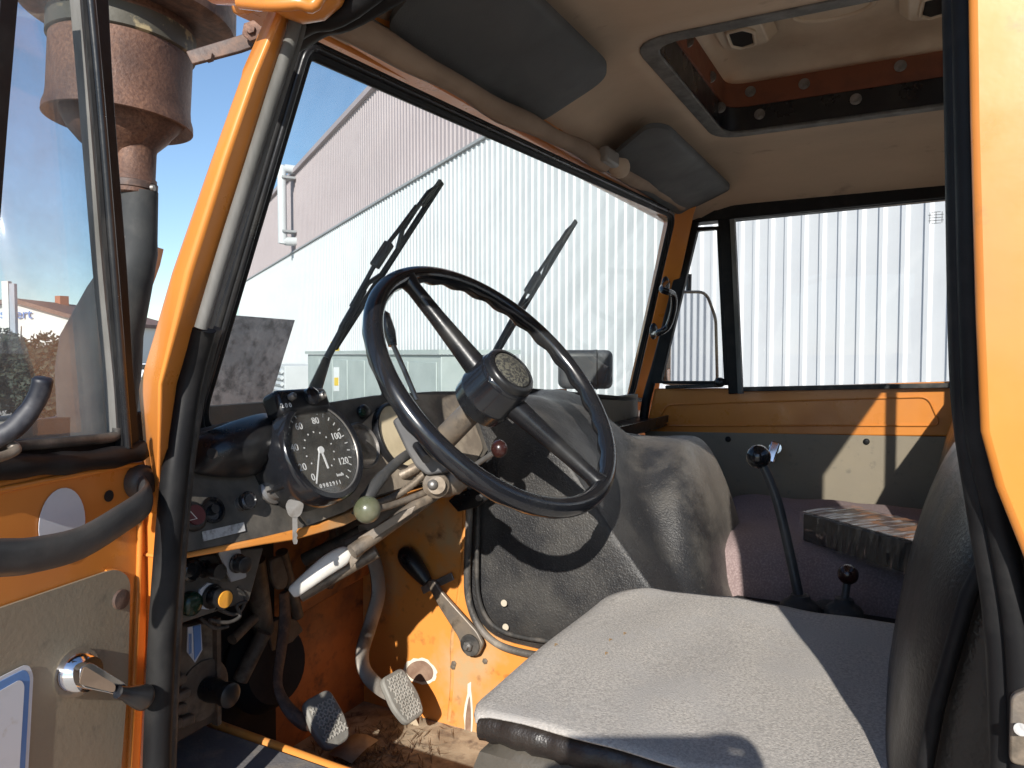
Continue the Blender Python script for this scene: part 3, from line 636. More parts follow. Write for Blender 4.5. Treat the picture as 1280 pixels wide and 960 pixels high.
PT('ledge_lip', MB().tube([V((-.667, .25, -.5)), V((-.665, .6, -.5)), V((-.66, .80, -.5)), V((-.64, .92, -.5))], .007, 8), orange_dirty)
PT('door_sill', MB().box2((-.83, .05, -.72), (-.80, .72, -.50)), orange_dirty, bev=.004)
# litter on the floor
lv = MB()
for i in range(500):
    q = V((random.gauss(-.37, .07), random.gauss(.80, .06), -.683)); a = random.uniform(0, pi); L_ = random.uniform(.005, .02); d_ = V((cos(a), sin(a), random.uniform(-.1, .3)))*L_; n_ = V((-sin(a), cos(a), .2))*.0015
    lv.add([q-d_, q-n_, q+d_+V((0, 0, .004)), q+n_], [[0, 1, 2, 3]])
tag(ob('straw_litter', lv, M('dry_straw', (.10, .065, .04), .9, c2=(.2, .14, .09), sc2=60, amt=.45), flat=True), 'dry brown straw and dirt crumbs on the cab floor below the pedals', 'litter', kind='stuff')
pp = S(445, 938, Z=-.672)
tag(ob('paper_scrap', MB().grid([[pp+V((-.035+.035*i, -.02+.025*j, .004*((i+j) % 2)+.003*i)) for i in range(3)] for j in range(3)]), paper_m, solid=.0006), 'crumpled brown paper scrap on the floor behind the clutch pedal', 'paper')

# ---- dashboard
DN = V((0, -.919, .394)); DPL = (DN, -.669)
def dp(u, v, off=0): return S(u, v, pl=((0, -.919, .394), -.669+off))
UPD = V((0, .394, .919)); XR = V((1, 0, 0))
dash_out = [dp(214, 694), dp(232, 545), dp(352, 512), dp(470, 494), dp(545, 489), dp(600, 492), dp(612, 560), dp(590, 594), dp(520, 606), dp(450, 628), dp(385, 660), dp(330, 672)]
da = PT('dashboard', MB().prism(rp(dash_out, .008, 3), DN*-.035), dashp, bev=.004)
ob('dash_top', MB().prism([dp(228, 541, -.002), dp(352, 511, -.002), dp(470, 493, -.002), dp(545, 488, -.002), dp(690, 488, -.002), V((0.0, .76, -.085)), V((-.80, .77, -.10))], (0, 0, -.02)), dashp, da, bev=.005)
# dusty right half of the panel
dd = rp([dp(452, 530, .0015), dp(480, 503, .0015), dp(520, 493, .0015), dp(580, 494, .0015), dp(604, 560, .0015), dp(586, 592, .0015), dp(520, 604, .0015), dp(450, 626, .0015), dp(385, 656, .0015), dp(374, 640, .0015), dp(400, 622, .0015)], .01, 3)
ob('dust_coated_panel', MB().prism(dd, DN*.001), dashdust, da)
ob('dust_coated_panel', MB().prism([dp(372, 642, .003), dp(398, 622, .003), dp(440, 604, .003), dp(468, 590, .003), dp(468, 618, .003), dp(430, 640, .003), dp(384, 657, .003)], DN*.001), dashdust, da)
ob('dash_lip', MB().prism([dp(212, 697, .003), dp(330, 672, .003), dp(400, 655, .003), dp(470, 628, .003), dp(560, 604, .003), dp(562, 610, .003), dp(470, 637, .003), dp(430, 658, .003), dp(370, 675, .003), dp(330, 681, .003), dp(212, 702, .003)], V((0, .05, 0))), orange_dirty, da, bev=.002)
# defroster duct at left
nz = []
for (u0, v0, u1, v1, off) in [(233, 556, 236, 590, .004), (245, 546, 250, 598, .032), (285, 531, 285, 602, .046), (318, 522, 318, 598, .042), (336, 520, 330, 580, .02), (343, 520, 340, 560, .002)]:
    a = dp(u0, v0, 0); b = dp(u1, v1, 0); row = []
    for k in range(9):
        t = k/8; p = a.lerp(b, t); row.append(p + DN*off*sin(pi*min(max(t*.9+.08, 0), 1))**.6)
    nz.append(row)
dz = PT('defroster_duct', MB().grid(nz), blackp, solid=.004, sub=2)
ob('duct_hole', MB().lathe([(.0058, 0), (.0058, .001)], dp(265, 567, .052), DN-XR*.3, 16), darkbox, dz)
# ---- speedometer
SPN = DN
sc_ = dp(402, 562, .052)
sp_ = PT('speedometer', MB().lathe([(.060, -.055), (.063, -.052), (.063, -.02), (.067, -.018), (.067, -.004), (.0655, .0), (.0655, .004), (.063, .007), (.057, .007), (.056, .003), (.056, -.004)], sc_, SPN, 56), blackgloss)
ob('dial_face', MB().lathe([(.056, -.006), (.056, -.004)], sc_, SPN, 48), dial_black, sp_)
ob('dial_glass', MB().lathe([(.0565, .0015), (.0565, .0028)], sc_, SPN, 48), glass_dial, sp_)
ob('bezel_ring', MB().tube([sc_+SPN*.0045+(XR*cos(a)+UPD*sin(a))*.0562 for a in np.linspace(0, 2*pi, 60)[:-1]], .0012, 6, closed=True), steel, sp_)
# dial upright is turned: numbers climb clockwise
def dpos(ang, r, h=-.0035): return sc_ + SPN*h + (XR*cos(radians(ang)) + UPD*sin(radians(ang)))*r
for tx, an in (('40', 168), ('60', 122), ('80', 76), ('100', 22), ('120', -28), ('20', 205), ('0', 232)):
    text('numeral', tx, .0125, dpos(an, .039), XR, UPD, white, sp_, .0002)
tk = MB(); 
for an in range(-50, 236, 11):
    tk.bar(dpos(an, .048), dpos(an, .053), .0012, .0004, SPN)
for an in range(-60, 240, 25): tk.bar(dpos(an, .023), dpos(an, .025), .0016, .0004, SPN)
ob('tick_marks', tk, white, sp_, flat=True)
text('lettering', 'km/h', .006, dpos(-58, .040), XR, UPD, white, sp_, .0002)
text('odometer', '0 9 8 2 9 1 1', .0072, dpos(-90, .043), XR, UPD, white, sp_, .0002)
nd_ = MB().bar(dpos(90, .004, -.0015), dpos(238, .046, -.0015), .0016, .0008, SPN)
ob('needle', nd_, white, sp_)
ob('needle', MB().bar(dpos(90, .004, -.001), dpos(275, .024, -.001), .0026, .0008, SPN), white, sp_)
ob('needle_hub', MB().lathe([(.0045, 0), (.0045, .002)], dpos(0, 0, -.002), SPN, 16), white, sp_)
# switch pod over it
pod = PT('switch_pod', MB().box(dp(372, 505, .045), (.085, .03, .032), (XR, DN, UPD)), blackp, bev=.007, seg=3)
for u, v, r_ in ((363, 497, .0045), (388, 496, .011), (400, 496, .005)):
    ob('pod_knob', MB().lathe([(r_, 0), (r_, .006), (r_*.7, .008), (r_*.7, .006)], dp(u, v, .061), DN, 20), steel if r_ < .01 else blackgloss, pod)
text('lettering', '2 0 0', .008, dp(358, 507, .0615), XR, UPD, white, pod, .0002)
# round glass between gauges, second gauge
g1 = PT('small_gauge', MB().lathe([(.034, -.01), (.034, .006), (.031, .008), (.030, .004)], dp(450, 558, .0), DN, 36), steel)
ob('gauge_glass', MB().lathe([(.031, .004), (.031, .005)], dp(450, 558, 0), DN, 32), glass_dial, g1)
g2c = dp(497, 546, .004)
g2 = PT('faded_gauge', MB().lathe([(.053, -.01), (.053, .006), (.0515, .009), (.0485, .009), (.048, .002)], g2c, DN, 48), blackp)
ob('gauge_face', MB().lathe([(.048, .003), (.048, .0045)], g2c, DN, 40), cream, g2)
# little lamp, bracket
lp = PT('indicator_lamp', MB().lathe([(.010, 0), (.010, .008), (.007, .011)], dp(452, 516, .002), DN, 20), blackp)
ob('lamp_lens', MB().lathe([(.006, 0), (.005, .004)], dp(452, 516, .011), DN, 16), greenbtn, lp)
PT('dash_top_bracket', MB().tube(smooth([dp(478, 500, -.01), dp(480, 490, -.01), dp(492, 488, -.01), dp(500, 496, -.01)], 4), .003, 8), blackp)
# switches on the lower dash
hz_ = PT('hazard_switch', MB().lathe([(.016, 0), (.016, .003), (.013, .006), (.011, .006)], dp(240, 646, .0), DN, 28), blackp)
ob('hazard_button', MB().lathe([(.0105, .004), (.0105, .008)], dp(240, 646, 0), DN, 24), redbtn, hz_)
tri = [dp(240, 646, .0085)+(XR*cos(radians(a))+UPD*sin(radians(a)))*.006 for a in (90, 210, 330)]
ob('hazard_symbol', MB().tube(tri, .0006, 6, closed=True), white, hz_)
sk_ = PT('cigar_socket', MB().lathe([(.0145, 0), (.0145, .003), (.0115, .004), (.0105, -.006)], dp(265, 638, .001), DN, 28), blackgloss)
ob('socket_core', MB().lathe([(.006, -.008), (.005, .006)], dp(265, 638, 0), DN, 16), blackp, sk_)
pk = PT('pull_switch', MB().lathe([(.0085, 0), (.0085, .003), (.006, .003), (.006, .009)], dp(301, 630, 0), DN, 20), steel)
ob('switch_knob', MB().lathe([(.0095, .008), (.0105, .015), (.0085, .016), (.0075, .0145)], dp(301, 630, 0), DN, 24), blackgloss, pk)
ig = PT('ignition_lock', MB().lathe([(.0165, 0), (.0165, .004), (.013, .006), (.012, .012), (.008, .013)], dp(338, 614, 0), DN, 28), steel)
ob('lock_core', MB().box(dp(338, 614, .014), (.009, .0025, .002), (XR, UPD, DN)), darkbox, ig)
ob('dymo_label', MB().prism([dp(252, 665, .001), dp(304, 653, .001), dp(306, 664, .001), dp(254, 677, .001)], DN*.0012), M('shaded_label_strip', (.42, .42, .42), .6, c2=(.2, .19, .18), sc2=160, amt=.42), da)  # label grey has the shade on it painted in; mottling for illegible print
for u, v in ((385, 652), (440, 628), (395, 600)):
    ob('screw', MB().lathe([(.003, 0), (.003, .001)], dp(u, v, .003), DN, 12), steel, da)
# key hanging at the lock
k0 = dp(368, 607, .032)
key = thing('ignition_key', 'small silver key hanging from its ring below the instrument pod', 'key', k0)
ob('key_ring', MB().tube([k0+V((.0, .004*sin(a), -.006+.007*cos(a))) for a in np.linspace(0, 2*pi, 20)[:-1]], .0011, 6, closed=True), steel, key)
kn = (fh+RT*-.25).normalized(); kx = kn.cross(V((0, 0, 1))).normalized(); 
kc = k0+V((0, 0, -.025))
kb = rp([kc+kx*a+V((0, 0, b)) for a, b in [(-.0075, -.009), (-.0105, .002), (-.007, .009), (.007, .009), (.0105, .002), (.0075, -.009), (.003, -.013), (-.003, -.013)]], .003, 3)
ob('key_head', MB().prism(kb, kn*.002), steel, key)
ob('key_blade', MB().prism([kc+kx*a+V((0, 0, b)) for a, b in [(-.0028, -.012), (-.0028, -.040), (-.0015, -.044), (.002, -.044), (.003, -.040), (.0018, -.037), (.003, -.034), (.0015, -.030), (.003, -.026), (.0028, -.012)]], kn*.0018), steel, key)
ob('key_stem', MB().tube([k0, k0+V((0, 0, -.016))], .0016, 6), steel, key)
PT('key_bracket', MB().box(dp(362, 606, .02), (.045, .035, .008), (XR, DN, UPD)), blackp, bev=.003)

# lower switch plate
LY_ = .70
def lp_(u, v, y=LY_): return S(u, v, Y=y)
NB = V((0, -1, 0))
lo = PT('switch_plate', MB().prism(rp([lp_(216, 706), lp_(286, 688), lp_(330, 684), lp_(312, 752), lp_(285, 760), lp_(214, 784)], .004), (0, .02, 0)), dashp, bev=.003)
b1 = PT('black_socket', MB().lathe([(.0125, 0), (.0125, .007), (.010, .009), (.008, .004)], lp_(236, 712), NB, 24), blackgloss)
b2 = PT('pull_knob', MB().lathe([(.010, 0), (.010, .003), (.0065, .004), (.0065, .014), (.009, .018), (.009, .028)], lp_(254, 711), NB, 24), blackp)
b3 = PT('green_lamp', MB().lathe([(.0135, 0), (.0135, .007), (.012, .010), (.006, .013)], lp_(235, 754), NB, 28), greenbtn)
b4 = PT('orange_button', MB().lathe([(.014, 0), (.014, .004), (.0105, .005), (.0105, .022), (.0118, .024)], lp_(263, 745), NB, 28), blackp)
ob('button_cap', MB().lathe([(.0095, .022), (.0095, .0255)], lp_(263, 745), NB, 28), amber, b4)
ob('white_collar', MB().lathe([(.0155, 0), (.0155, .002)], lp_(259, 745), NB, 8), silverw, b4)
bk = PT('bracket_plate', MB().prism(rp([lp_(273, 690, .672), lp_(300, 684, .672), lp_(309, 722, .672), lp_(289, 728, .672)], .004), (0, .002, 0)), M('grey_bracket_steel', (.38, .39, .41), .4, metal=.3, c2=(.28, .28, .29), sc2=20, amt=.4), bev=.0008)
ob('bracket_edge', MB().prism([lp_(273, 690, .672), lp_(289, 728, .672), lp_(285, 726, .70), lp_(270, 692, .70)], (.001, 0, 0)), steel, bk)
ob('bracket_knob', MB().lathe([(.011, 0), (.011, .002), (.009, .003), (.0095, .014), (.008, .015)], lp_(296, 704, .67), NB, 24), blackp, bk)
for i, pts in enumerate([[(262, 775), (285, 778), (300, 770), (296, 757), (308, 752)], [(270, 760), (290, 768), (302, 762), (306, 745), (296, 735)], [(250, 772), (268, 785), (285, 783)]]):
    PT('cable', MB().tube(smooth([lp_(u, v, .69+.01*i) for u, v in pts], 6), .0022, 8), rubber_dust)
# grimy box
BX = lambda u, v, y=.745: S(u, v, Y=y)
bxp = [BX(205, 784), BX(272, 776), BX(273, 900), BX(212, 935)]
gb = PT('hydraulic_box', MB().prism(bxp, (0, .10, 0)), brownbox, bev=.003)
ob('box_edge', MB().bar(BX(270, 772, .742), BX(271, 905, .742), .006, .01, (0, 1, 0)), brownbox, gb)
ob('knob_plate', MB().lathe([(.036, 0), (.036, .003), (.033, .004)], BX(253, 862), NB, 32), brownbox, gb)
ob('black_knob', MB().lathe([(.014, 0), (.015, .012), (.012, .03), (.0145, .034), (.0145, .042), (.010, .045)], BX(258, 860, .742), NB, 28), blackp, gb)
stk = ob('blue_sticker', MB().prism([BX(234, 784, .744), BX(250, 780, .744), BX(252, 812, .744), BX(243, 828, .744), BX(233, 815, .744)], (0, -.0015, 0)), silverw, gb)
ob('sticker_print', MB().prism([BX(241, 783, .742), BX(250, 781, .742), BX(251, 812, .742), BX(243, 825, .742)], (0, -.001, 0)), blue, stk)
for i in range(3): ob('sticker_line', MB().prism([BX(236+2*i, 792, .7415), BX(236.8+2*i, 792, .7415), BX(236.8+2*i, 818-i, .7415), BX(236+2*i, 818-i, .7415)], (0, -.0006, 0)), blue if i < 2 else white, stk)
for k, (u, v) in enumerate([(221, 850), (227, 868), (222, 886), (232, 900), (216, 905)]):
    ob('fitting', MB().bar(BX(u-8, v+4, .738), BX(u+9, v-3, .738), .012, .012, (0, 1, 0)), brownbox, gb, bev=.003)
# ---- dark pipework under the dash
for i, (a, b, r_) in enumerate([((318, 700), (330, 790), .016), ((330, 790), (300, 850), .012), ((352, 690), (372, 770), .01), ((290, 800), (330, 760), .008)]):
    PT('under_dash_pipe', MB().tube([S(*a, Y=.86), S(*b, Y=.88)], r_, 12), brownbox)
PT('blower_housing', MB().lathe([(.06, -.03), (.075, 0), (.06, .03)], S(330, 830, Y=.90), (0, -1, .2), 28), darkbox)
PT('bracket_link', MB().prism(rp([S(u, v, Y=.80) for u, v in [(338, 700), (352, 694), (361, 722), (358, 736), (346, 738), (340, 720)]], .008), (0, .008, 0)), brownbox, bev=.002)
PT('orange_brace', MB().bar(S(365, 762, Y=.90), S(470, 702, Y=.90), .03, .012, (0, 1, .3)), orange_rust, bev=.003)
ob('brace_bolt', MB().lathe([(.010, 0), (.010, .008), (.005, .009)], S(410, 729, Y=.885), NB, 6), rustdark, truck)

# ---- steering column & wheel
WC = V((-.413, .5096, -.0414)); bb, gg = .6837, -.1684
WNN = V((sin(gg)*cos(bb), -cos(gg)*cos(bb), sin(bb)))
ea = WNN.cross(V((0, 0, 1))).normalized(); ec = WNN.cross(ea)
sw = PT('steering_wheel', MB().lathe([(.038, -.052), (.042, -.050), (.045, -.03), (.0455, -.028), (.0445, -.026), (.043, .012), (.041, .018), (.039, .020)], WC, WNN, 48), blackgloss)
RC = .2065; rim = MB(); NR = 144
path = [WC+(ea*cos(2*pi*i/NR)+ec*sin(2*pi*i/NR))*RC for i in range(NR)]
n_ = 20; vs = []
for i in range(NR):
    a = 2*pi*i/NR; e1 = ea*cos(a)+ec*sin(a)
    for k in range(n_):
        t = 2*pi*k/n_; r_ = .0132
        under = max(0, -(cos(t)*.35+sin(t)*.95)) # finger waves on the back of the rim
        rr = r_*(1+under*.14*(cos(a*28)))
        vs.append(path[i] + e1*cos(t)*rr + WNN*sin(t)*rr*1.05)
rim.add(vs, [[i*n_+k, i*n_+(k+1) % n_, ((i+1) % NR)*n_+(k+1) % n_, ((i+1) % NR)*n_+k] for i in range(NR) for k in range(n_)])
ob('rim', rim, blackgloss, sw)
def onwheel(u, v): return S(u, v, pl=(WNN, WNN.dot(WC)))
for (u, v) in ((508, 349), (755, 610)):
    tip = onwheel(u, v); d_ = (tip-WC).normalized(); tip = WC+d_*(RC-.004)
    st = WC+d_*.030-WNN*.012
    ob('spoke', MB().tube([st, st.lerp(tip, .25), st.lerp(tip, .6), st.lerp(tip, .9), tip], [.0185, .0155, .0125, .0115, .0150], 16), blackp, sw)
ob('hub_ring', MB().lathe([(.040, .018), (.040, .026), (.037, .030), (.032, .031), (.031, .028)], WC, WNN, 44), blackp, sw)
ob('hub_cap', MB().lathe([(.0305, .026), (.0300, .030), (.024, .0325), (.002, .034)], WC, WNN, 40), M('speckled_hub_cap', (.12, .115, .09), .6, c2=(.03, .03, .03), sc2=260, amt=.5, edge=.05, bump=[(300, .8)], rvar=0), sw)
cdn = -WNN
cl = PT('steering_column', MB().tube([WC+cdn*.19, WC+cdn*.30, WC+cdn*.62], [.024, .024, .022], 20), dustmetal)
ob('column_shroud', MB().tube([WC+cdn*.05, WC+cdn*.07, WC+cdn*.19], [.016, .018, .020], 16), dustmetal, cl)
ob('column_collar', MB().lathe([(.030, 0), (.034, .006), (.034, .03), (.028, .036)], WC+cdn*.16, cdn, 28), dustmetal, cl)
ob('column_collar', MB().lathe([(.028, 0), (.032, .004), (.032, .02), (.026, .024)], WC+cdn*.20, cdn, 28), dustmetal, cl)
ob('column_collar', MB().lathe([(.030, 0), (.030, .02)], WC+cdn*.42, cdn, 28), dustmetal, cl)
# switch housing on the column
hs = [S(u, v, D=.985) for u, v in [(490, 526), (507, 513), (540, 530), (556, 560), (560, 590), (534, 594), (520, 584), (508, 564)]]
hsg = PT('column_switch_housing', MB().prism(rp(hs, .004, 3), (fh+V((0, 0, -.2)))*.05), M('grey_black_housing', (.075, .075, .078), .45, c2=(.13, .125, .12), sc2=16, amt=.42), bev=.004, seg=3)
ob('housing_stub', MB().cyl(S(521, 557, D=.985), S(533, 574, D=.95), .006), blackp, hsg)
# stalks
def DD(u, v, d): return S(u, v, D=d)
s1 = PT('indicator_stalk', MB().tube(smooth([DD(520, 562, 1.03), DD(500, 575, 1.0), DD(478, 596, .97), DD(462, 618, .95), DD(448, 646, .94)], 5), [.007]*10+[.0085]*6+[.010]*5, 14), M('worn_dark_plastic', (.045, .045, .045), .38, c2=(.12, .11, .10), sc2=20, amt=.42))
lv_ = PT('hand_lever', MB().tube(smooth([DD(470, 637, .93), DD(500, 628, .97), DD(540, 612, 1.01)], 5), [.0045]*11, 12), dustmetal)
ob('ball_knob', MB().ball(DD(459, 637, .925), .0172), olive, lv_)
ob('lever_pivot', MB().lathe([(.012, -.012), (.018, -.01), (.018, .004), (.012, .008), (.012, .016)], DD(545, 606, 1.0), (fh*-.7+RT*.1+V((0, 0, .1))), 24), dustmetal, lv_)
ob('pivot_bolt', MB().ball(DD(541, 606, .985), .0075), steel, lv_)
PT('column_clamp', MB().tube(smooth([DD(548, 606, 1.03), DD(566, 600, 1.03), DD(580, 590, 1.04)], 4), [.018, .02, .021, .02, .022, .02, .02, .018, .016], 16), dustmetal)
for a, b, r_, d1, d2, m_ in [((575, 585), (592, 600), .008, 1.02, 1.03, dustmetal), ((440, 690), (560, 605), .010, .98, 1.08, dustmetal), ((430, 680), (520, 640), .006, 1.0, 1.08, rubber_dust), ((470, 610), (540, 575), .009, 1.08, 1.1, dustmetal), ((455, 665), (500, 632), .012, 1.03, 1.08, M('grey_dusty_tube', (.25, .22, .18), .6, c2=(.1, .09, .08), sc2=20, amt=.4)), ((380, 700), (470, 655), .010, 1.12, 1.12, rubber_dust)]:
    PT('column_rod', MB().cyl(DD(*a, d1), DD(*b, d2), r_, 12), m_)
# corrugated cable sleeve
sl = []
for k in range(40):
    t = k/39; sl.append(DD(465+75*t, 632-50*t+8*sin(t*3), 1.0+.04*t))
PT('cable_sleeve', MB().tube(sl, [.0048+.0010*(k % 2) for k in range(40)], 10), dustmetal)
# pale handle of the hand brake
hp = smooth([DD(364, 742, .96), DD(384, 726, .97), DD(410, 706, .985), DD(437, 690, 1.0)], 5)
hb = PT('pale_brake_handle', MB().tube(hp, [.006, .0085, .0095, .010, .0105, .011, .0115, .012, .0125, .013, .0135, .0135, .0135, .013, .011, .008], 14, flat=.55, up=tuple(fh)), greyhandle)
ob('handle_bracket', MB().prism([DD(u, v, .99) for u, v in [(436, 700), (448, 672), (500, 640), (520, 632), (515, 642), (470, 672), (438, 712)]], fh*.004), dustmetal, hb, bev=.001)
ob('handle_rod', MB().cyl(DD(375, 745, 1.0), DD(470, 690, 1.03), .009), dustmetal, hb)
# throttle lever seen through the wheel
tl = PT('hand_throttle', MB().tube([DD(521, 500, 1.12), DD(505, 462, 1.13), DD(490, 428, 1.14)], .0042, 10), steel)
ob('throttle_grip', MB().tube([DD(491, 432, 1.138), DD(487, 415, 1.142), DD(481, 394, 1.147), DD(478, 390, 1.148)], [.007, .0095, .0085, .005], 14), blackgloss, tl)
# maroon knob
mk = PT('knob_lever', MB().cyl(DD(590, 584, 1.15), DD(616, 567, 1.12), .0042), steel)
ob('maroon_knob', MB().ball(DD(624, 561, 1.11), .0125, (1, 1, 1.1)), maroon, mk)
bl = PT('bracket_arm', MB().prism([S(u, v, X=-.235) for u, v in [(560, 626), (572, 616), (612, 606), (618, 618), (596, 634), (572, 640)]], (.01, 0, 0)), blackp, bev=.002)
ob('arm_bolt', MB().lathe([(.006, 0), (.006, .006)], S(600, 622, X=-.236), (-1, 0, 0), 6), steel, bl)

# ---- pedals
def pedal(pts, widths, padc, padax, padw, padh, name, m_):
    pth_ = smooth(pts, 6); w_ = np.interp(np.linspace(0, 1, len(pth_)), np.linspace(0, 1, len(widths)), widths)
    arm = PT(name, MB().tube(pth_, list(w_), 12, flat=.45, up=(0, -1, .15)), m_)
    xd, yd = padax; nn = xd.cross(yd).normalized()
    if nn.y > 0: nn = -nn
    c = padc
    out = rp([c-xd*padw*.36-yd*padh*.5, c+xd*padw*.36-yd*padh*.5, c+xd*padw*.5-yd*padh*.1, c+xd*padw*.42+yd*padh*.5, c-xd*padw*.42+yd*padh*.5, c-xd*padw*.5-yd*padh*.1], .012, 4)
    pad = ob('pad', MB().prism(out, nn*.012), pedal_m, arm, bev=.003)
    tr = MB()
    for i in range(-3, 4):
        for j in range(-3, 4):
            a = xd*(i*.0095+(.0047 if j % 2 else 0))+yd*(j*.0105)
            if abs(i*.0095+(.0047 if j % 2 else 0)) > padw*.33 or abs(j*.0105) > padh*.38: continue
            p = c+a+nn*.0125
            for s in (-1, 1):
                d_ = (xd*.0042*s+yd*.0048); tr.bar(p-d_*.9+yd*.0, p+d_*.9, .0018, .0022, nn)
    ob('tread', tr, tread_m, pad)
    return arm
pedal_m = M('worn_pedal_rubber', (.24, .23, .205), .7, c2=(.15, .14, .125), sc2=22, amt=.45, bump=[(120, .3)])
tread_m = M('worn_pedal_tread', (.44, .42, .38), .65, c2=(.34, .32, .28), sc2=30, amt=.45)
pedal_arm = M('dusty_pedal_arm', (.30, .27, .235), .6, metal=.2, c2=(.18, .155, .13), sc2=14, amt=.42, c3=(.06, .05, .045), sc3=20, amt3=.36, bump=[(80, .3)])
bd = lambda u, v, y: S(u, v, Y=y)
pedal([bd(450, 670, .86), bd(467, 700, .85), bd(473, 740, .84), bd(463, 780, .83), bd(453, 815, .81), bd(458, 842, .79), bd(478, 862, .77), bd(492, 870, .755)], [.017, .017, .018, .017, .017, .015, .013, .010],
      bd(500, 873, .745), (V((1, -.05, .0)).normalized(), V((.05, .62, .78)).normalized()), .066, .085, 'brake_pedal', pedal_arm)
pedal([bd(355, 740, .86), bd(356, 775, .86), bd(351, 815, .84), bd(347, 855, .81), bd(360, 885, .78), bd(380, 903, .76), bd(392, 905, .755)], [.010, .012, .011, .010, .011, .011, .008],
      bd(405, 903, .745), (V((1, -.05, .0)).normalized(), V((.05, .62, .78)).normalized()), .062, .078, 'clutch_pedal', rustdark)
PT('clutch_cam', MB().prism(rp([bd(u, v, .875) for u, v in [(335, 780), (356, 770), (372, 775), (380, 788), (368, 800), (352, 830), (340, 820)]], .006), (0, .01, 0)), brownbox, bev=.002)
PT('accelerator_pedal', MB().tube(smooth([S(508, 885, X=-.235), S(516, 905, X=-.235), S(527, 925, X=-.235), S(543, 944, X=-.24)], 5), [.012]*8+[.016]*8, 10, flat=.35, up=(-1, 0, 0)), floordirt)
# ---- park brake on the tunnel side
pb_ = PT('parking_brake_lever', MB().prism(rp([S(u, v, X=-.232) for u, v in [(532, 728), (541, 724), (553, 742), (596, 790), (604, 806), (597, 820), (583, 821), (576, 806), (572, 796), (548, 758)]], .006, 3), (.008, 0, 0)), dustmetal, bev=.002)
ob('grip', MB().tube(smooth([S(534, 728, X=-.228), S(522, 712, X=-.228), S(511, 698, X=-.228), S(502, 686, X=-.228)], 4), [.0105, .012, .014, .0155, .0165, .0175, .0182, .0188, .0188, .018, .016, .012, .007], 16), blackp, pb_)
ob('pivot_washer', MB().lathe([(.019, 0), (.019, .003), (.014, .004)], S(588, 806, X=-.233), (-1, 0, 0), 28), rubber_dust, pb_)
ob('pivot_nut', MB().lathe([(.009, .004), (.009, .011), (.004, .012), (.004, .018)], S(588, 806, X=-.233), (-1, 0, 0), 6), steel, pb_)
ob('latch_plate', MB().bar(S(528, 738, X=-.22), S(566, 720, X=-.22), .014, .004, (-1, 0, 0)), steel, pb_, bev=.001)
for u, v in ((549, 729), (568, 829), (567, 833), (607, 826)):
    PT('bolt', MB().lathe([(.0055, 0), (.0055, .003), (.002, .004)], S(u, v, X=-.206), (-1, 0, 0), 6), dustmetal)

# ---- engine cover
def smin(a, b, k=.05):
    h = max(k-abs(a-b), 0)/k; return min(a, b)-h*h*k*.25
ZB = -.56
def smax(a, b, k=.05): return -smin(-a, -b, k)
def ecz(x, y):
    front = smin(-.082, -.082 + 1.3*(y-.58), .10) - max(0, x-.13)*1.6
    bulge = smin(smin(-.18, -.56 + (x+.145)*2.2, .28), -.56 + (y-.268)*4.6, .24)
    z = smax(front, bulge, .05)
    z = smin(z, -.56 + (.375-x)*5.0, .22)
    z = smin(z, -.56 + (y-.255)*6.0, .08)
    z = smin(z, -.44 + (x+.2035)*26, .07)
    z += .004*sin(x*31+y*12)*sin(y*27-x*9)
    return max(z, ZB)
rows = []
exs = list(np.linspace(-.2035, -.16, 26))+list(np.linspace(-.156, .37, 76))
for y in np.linspace(.25, .72, 80):
    rows.append([V((-.2035, y, ZB-.02))]+[V((x, y, ecz(x, y))) for x in exs])
ec_ = PT('engine_cover', MB().grid(rows), cover_m, solid=.003, ang=80)
# flat leather side board with piping
ob('piping', MB().tube(smooth([S(u, v, X=-.220) for u, v in [(598, 612), (597, 660), (596, 710), (598, 745), (608, 772), (626, 788), (655, 797), (690, 802)]], 6), .0042, 8), rubber_dust, ec_)
ob('edge_roll', MB().tube(smooth([S(u, v, X=-.217) for u, v in [(588, 608), (586, 660), (584, 715), (586, 750), (598, 782), (620, 804), (650, 815), (690, 822)]], 6), .0065, 10), leather_dust, ec_)
for u, v in ((630, 754), (632, 784)):
    ob('button', MB().lathe([(.0062, 0), (.0055, .0015)], S(u, v, X=-.2145), (-1, 0, 0), 16), M('pale_button', (.55, .48, .38), .6), ec_)
PT('dash_edge_strip', MB().bar(S(640, 488, pl=WSP)+V((0, -.03, 0)), S(795, 500, pl=WSP)+V((0, -.03, 0)), .02, .012, (0, 0, 1)), rubber, bev=.003)
# passenger side tray
tr_ = PT('dash_tray', MB().prism([V((.22, .61, -.195)), V((.78, .61, -.197)), V((.78, .70, -.185)), V((.22, .70, -.185))], (0, 0, -.015)), blackp, bev=.004)
ob('tray_lip', MB().bar((.22, .61, -.188), (.78, .61, -.190), .006, .02, (0, 0, 1)), blackp, tr_)
PT('lower_dash_panel', MB().box2((-.2, .70, -.66), (.78, .72, -.12)), card)

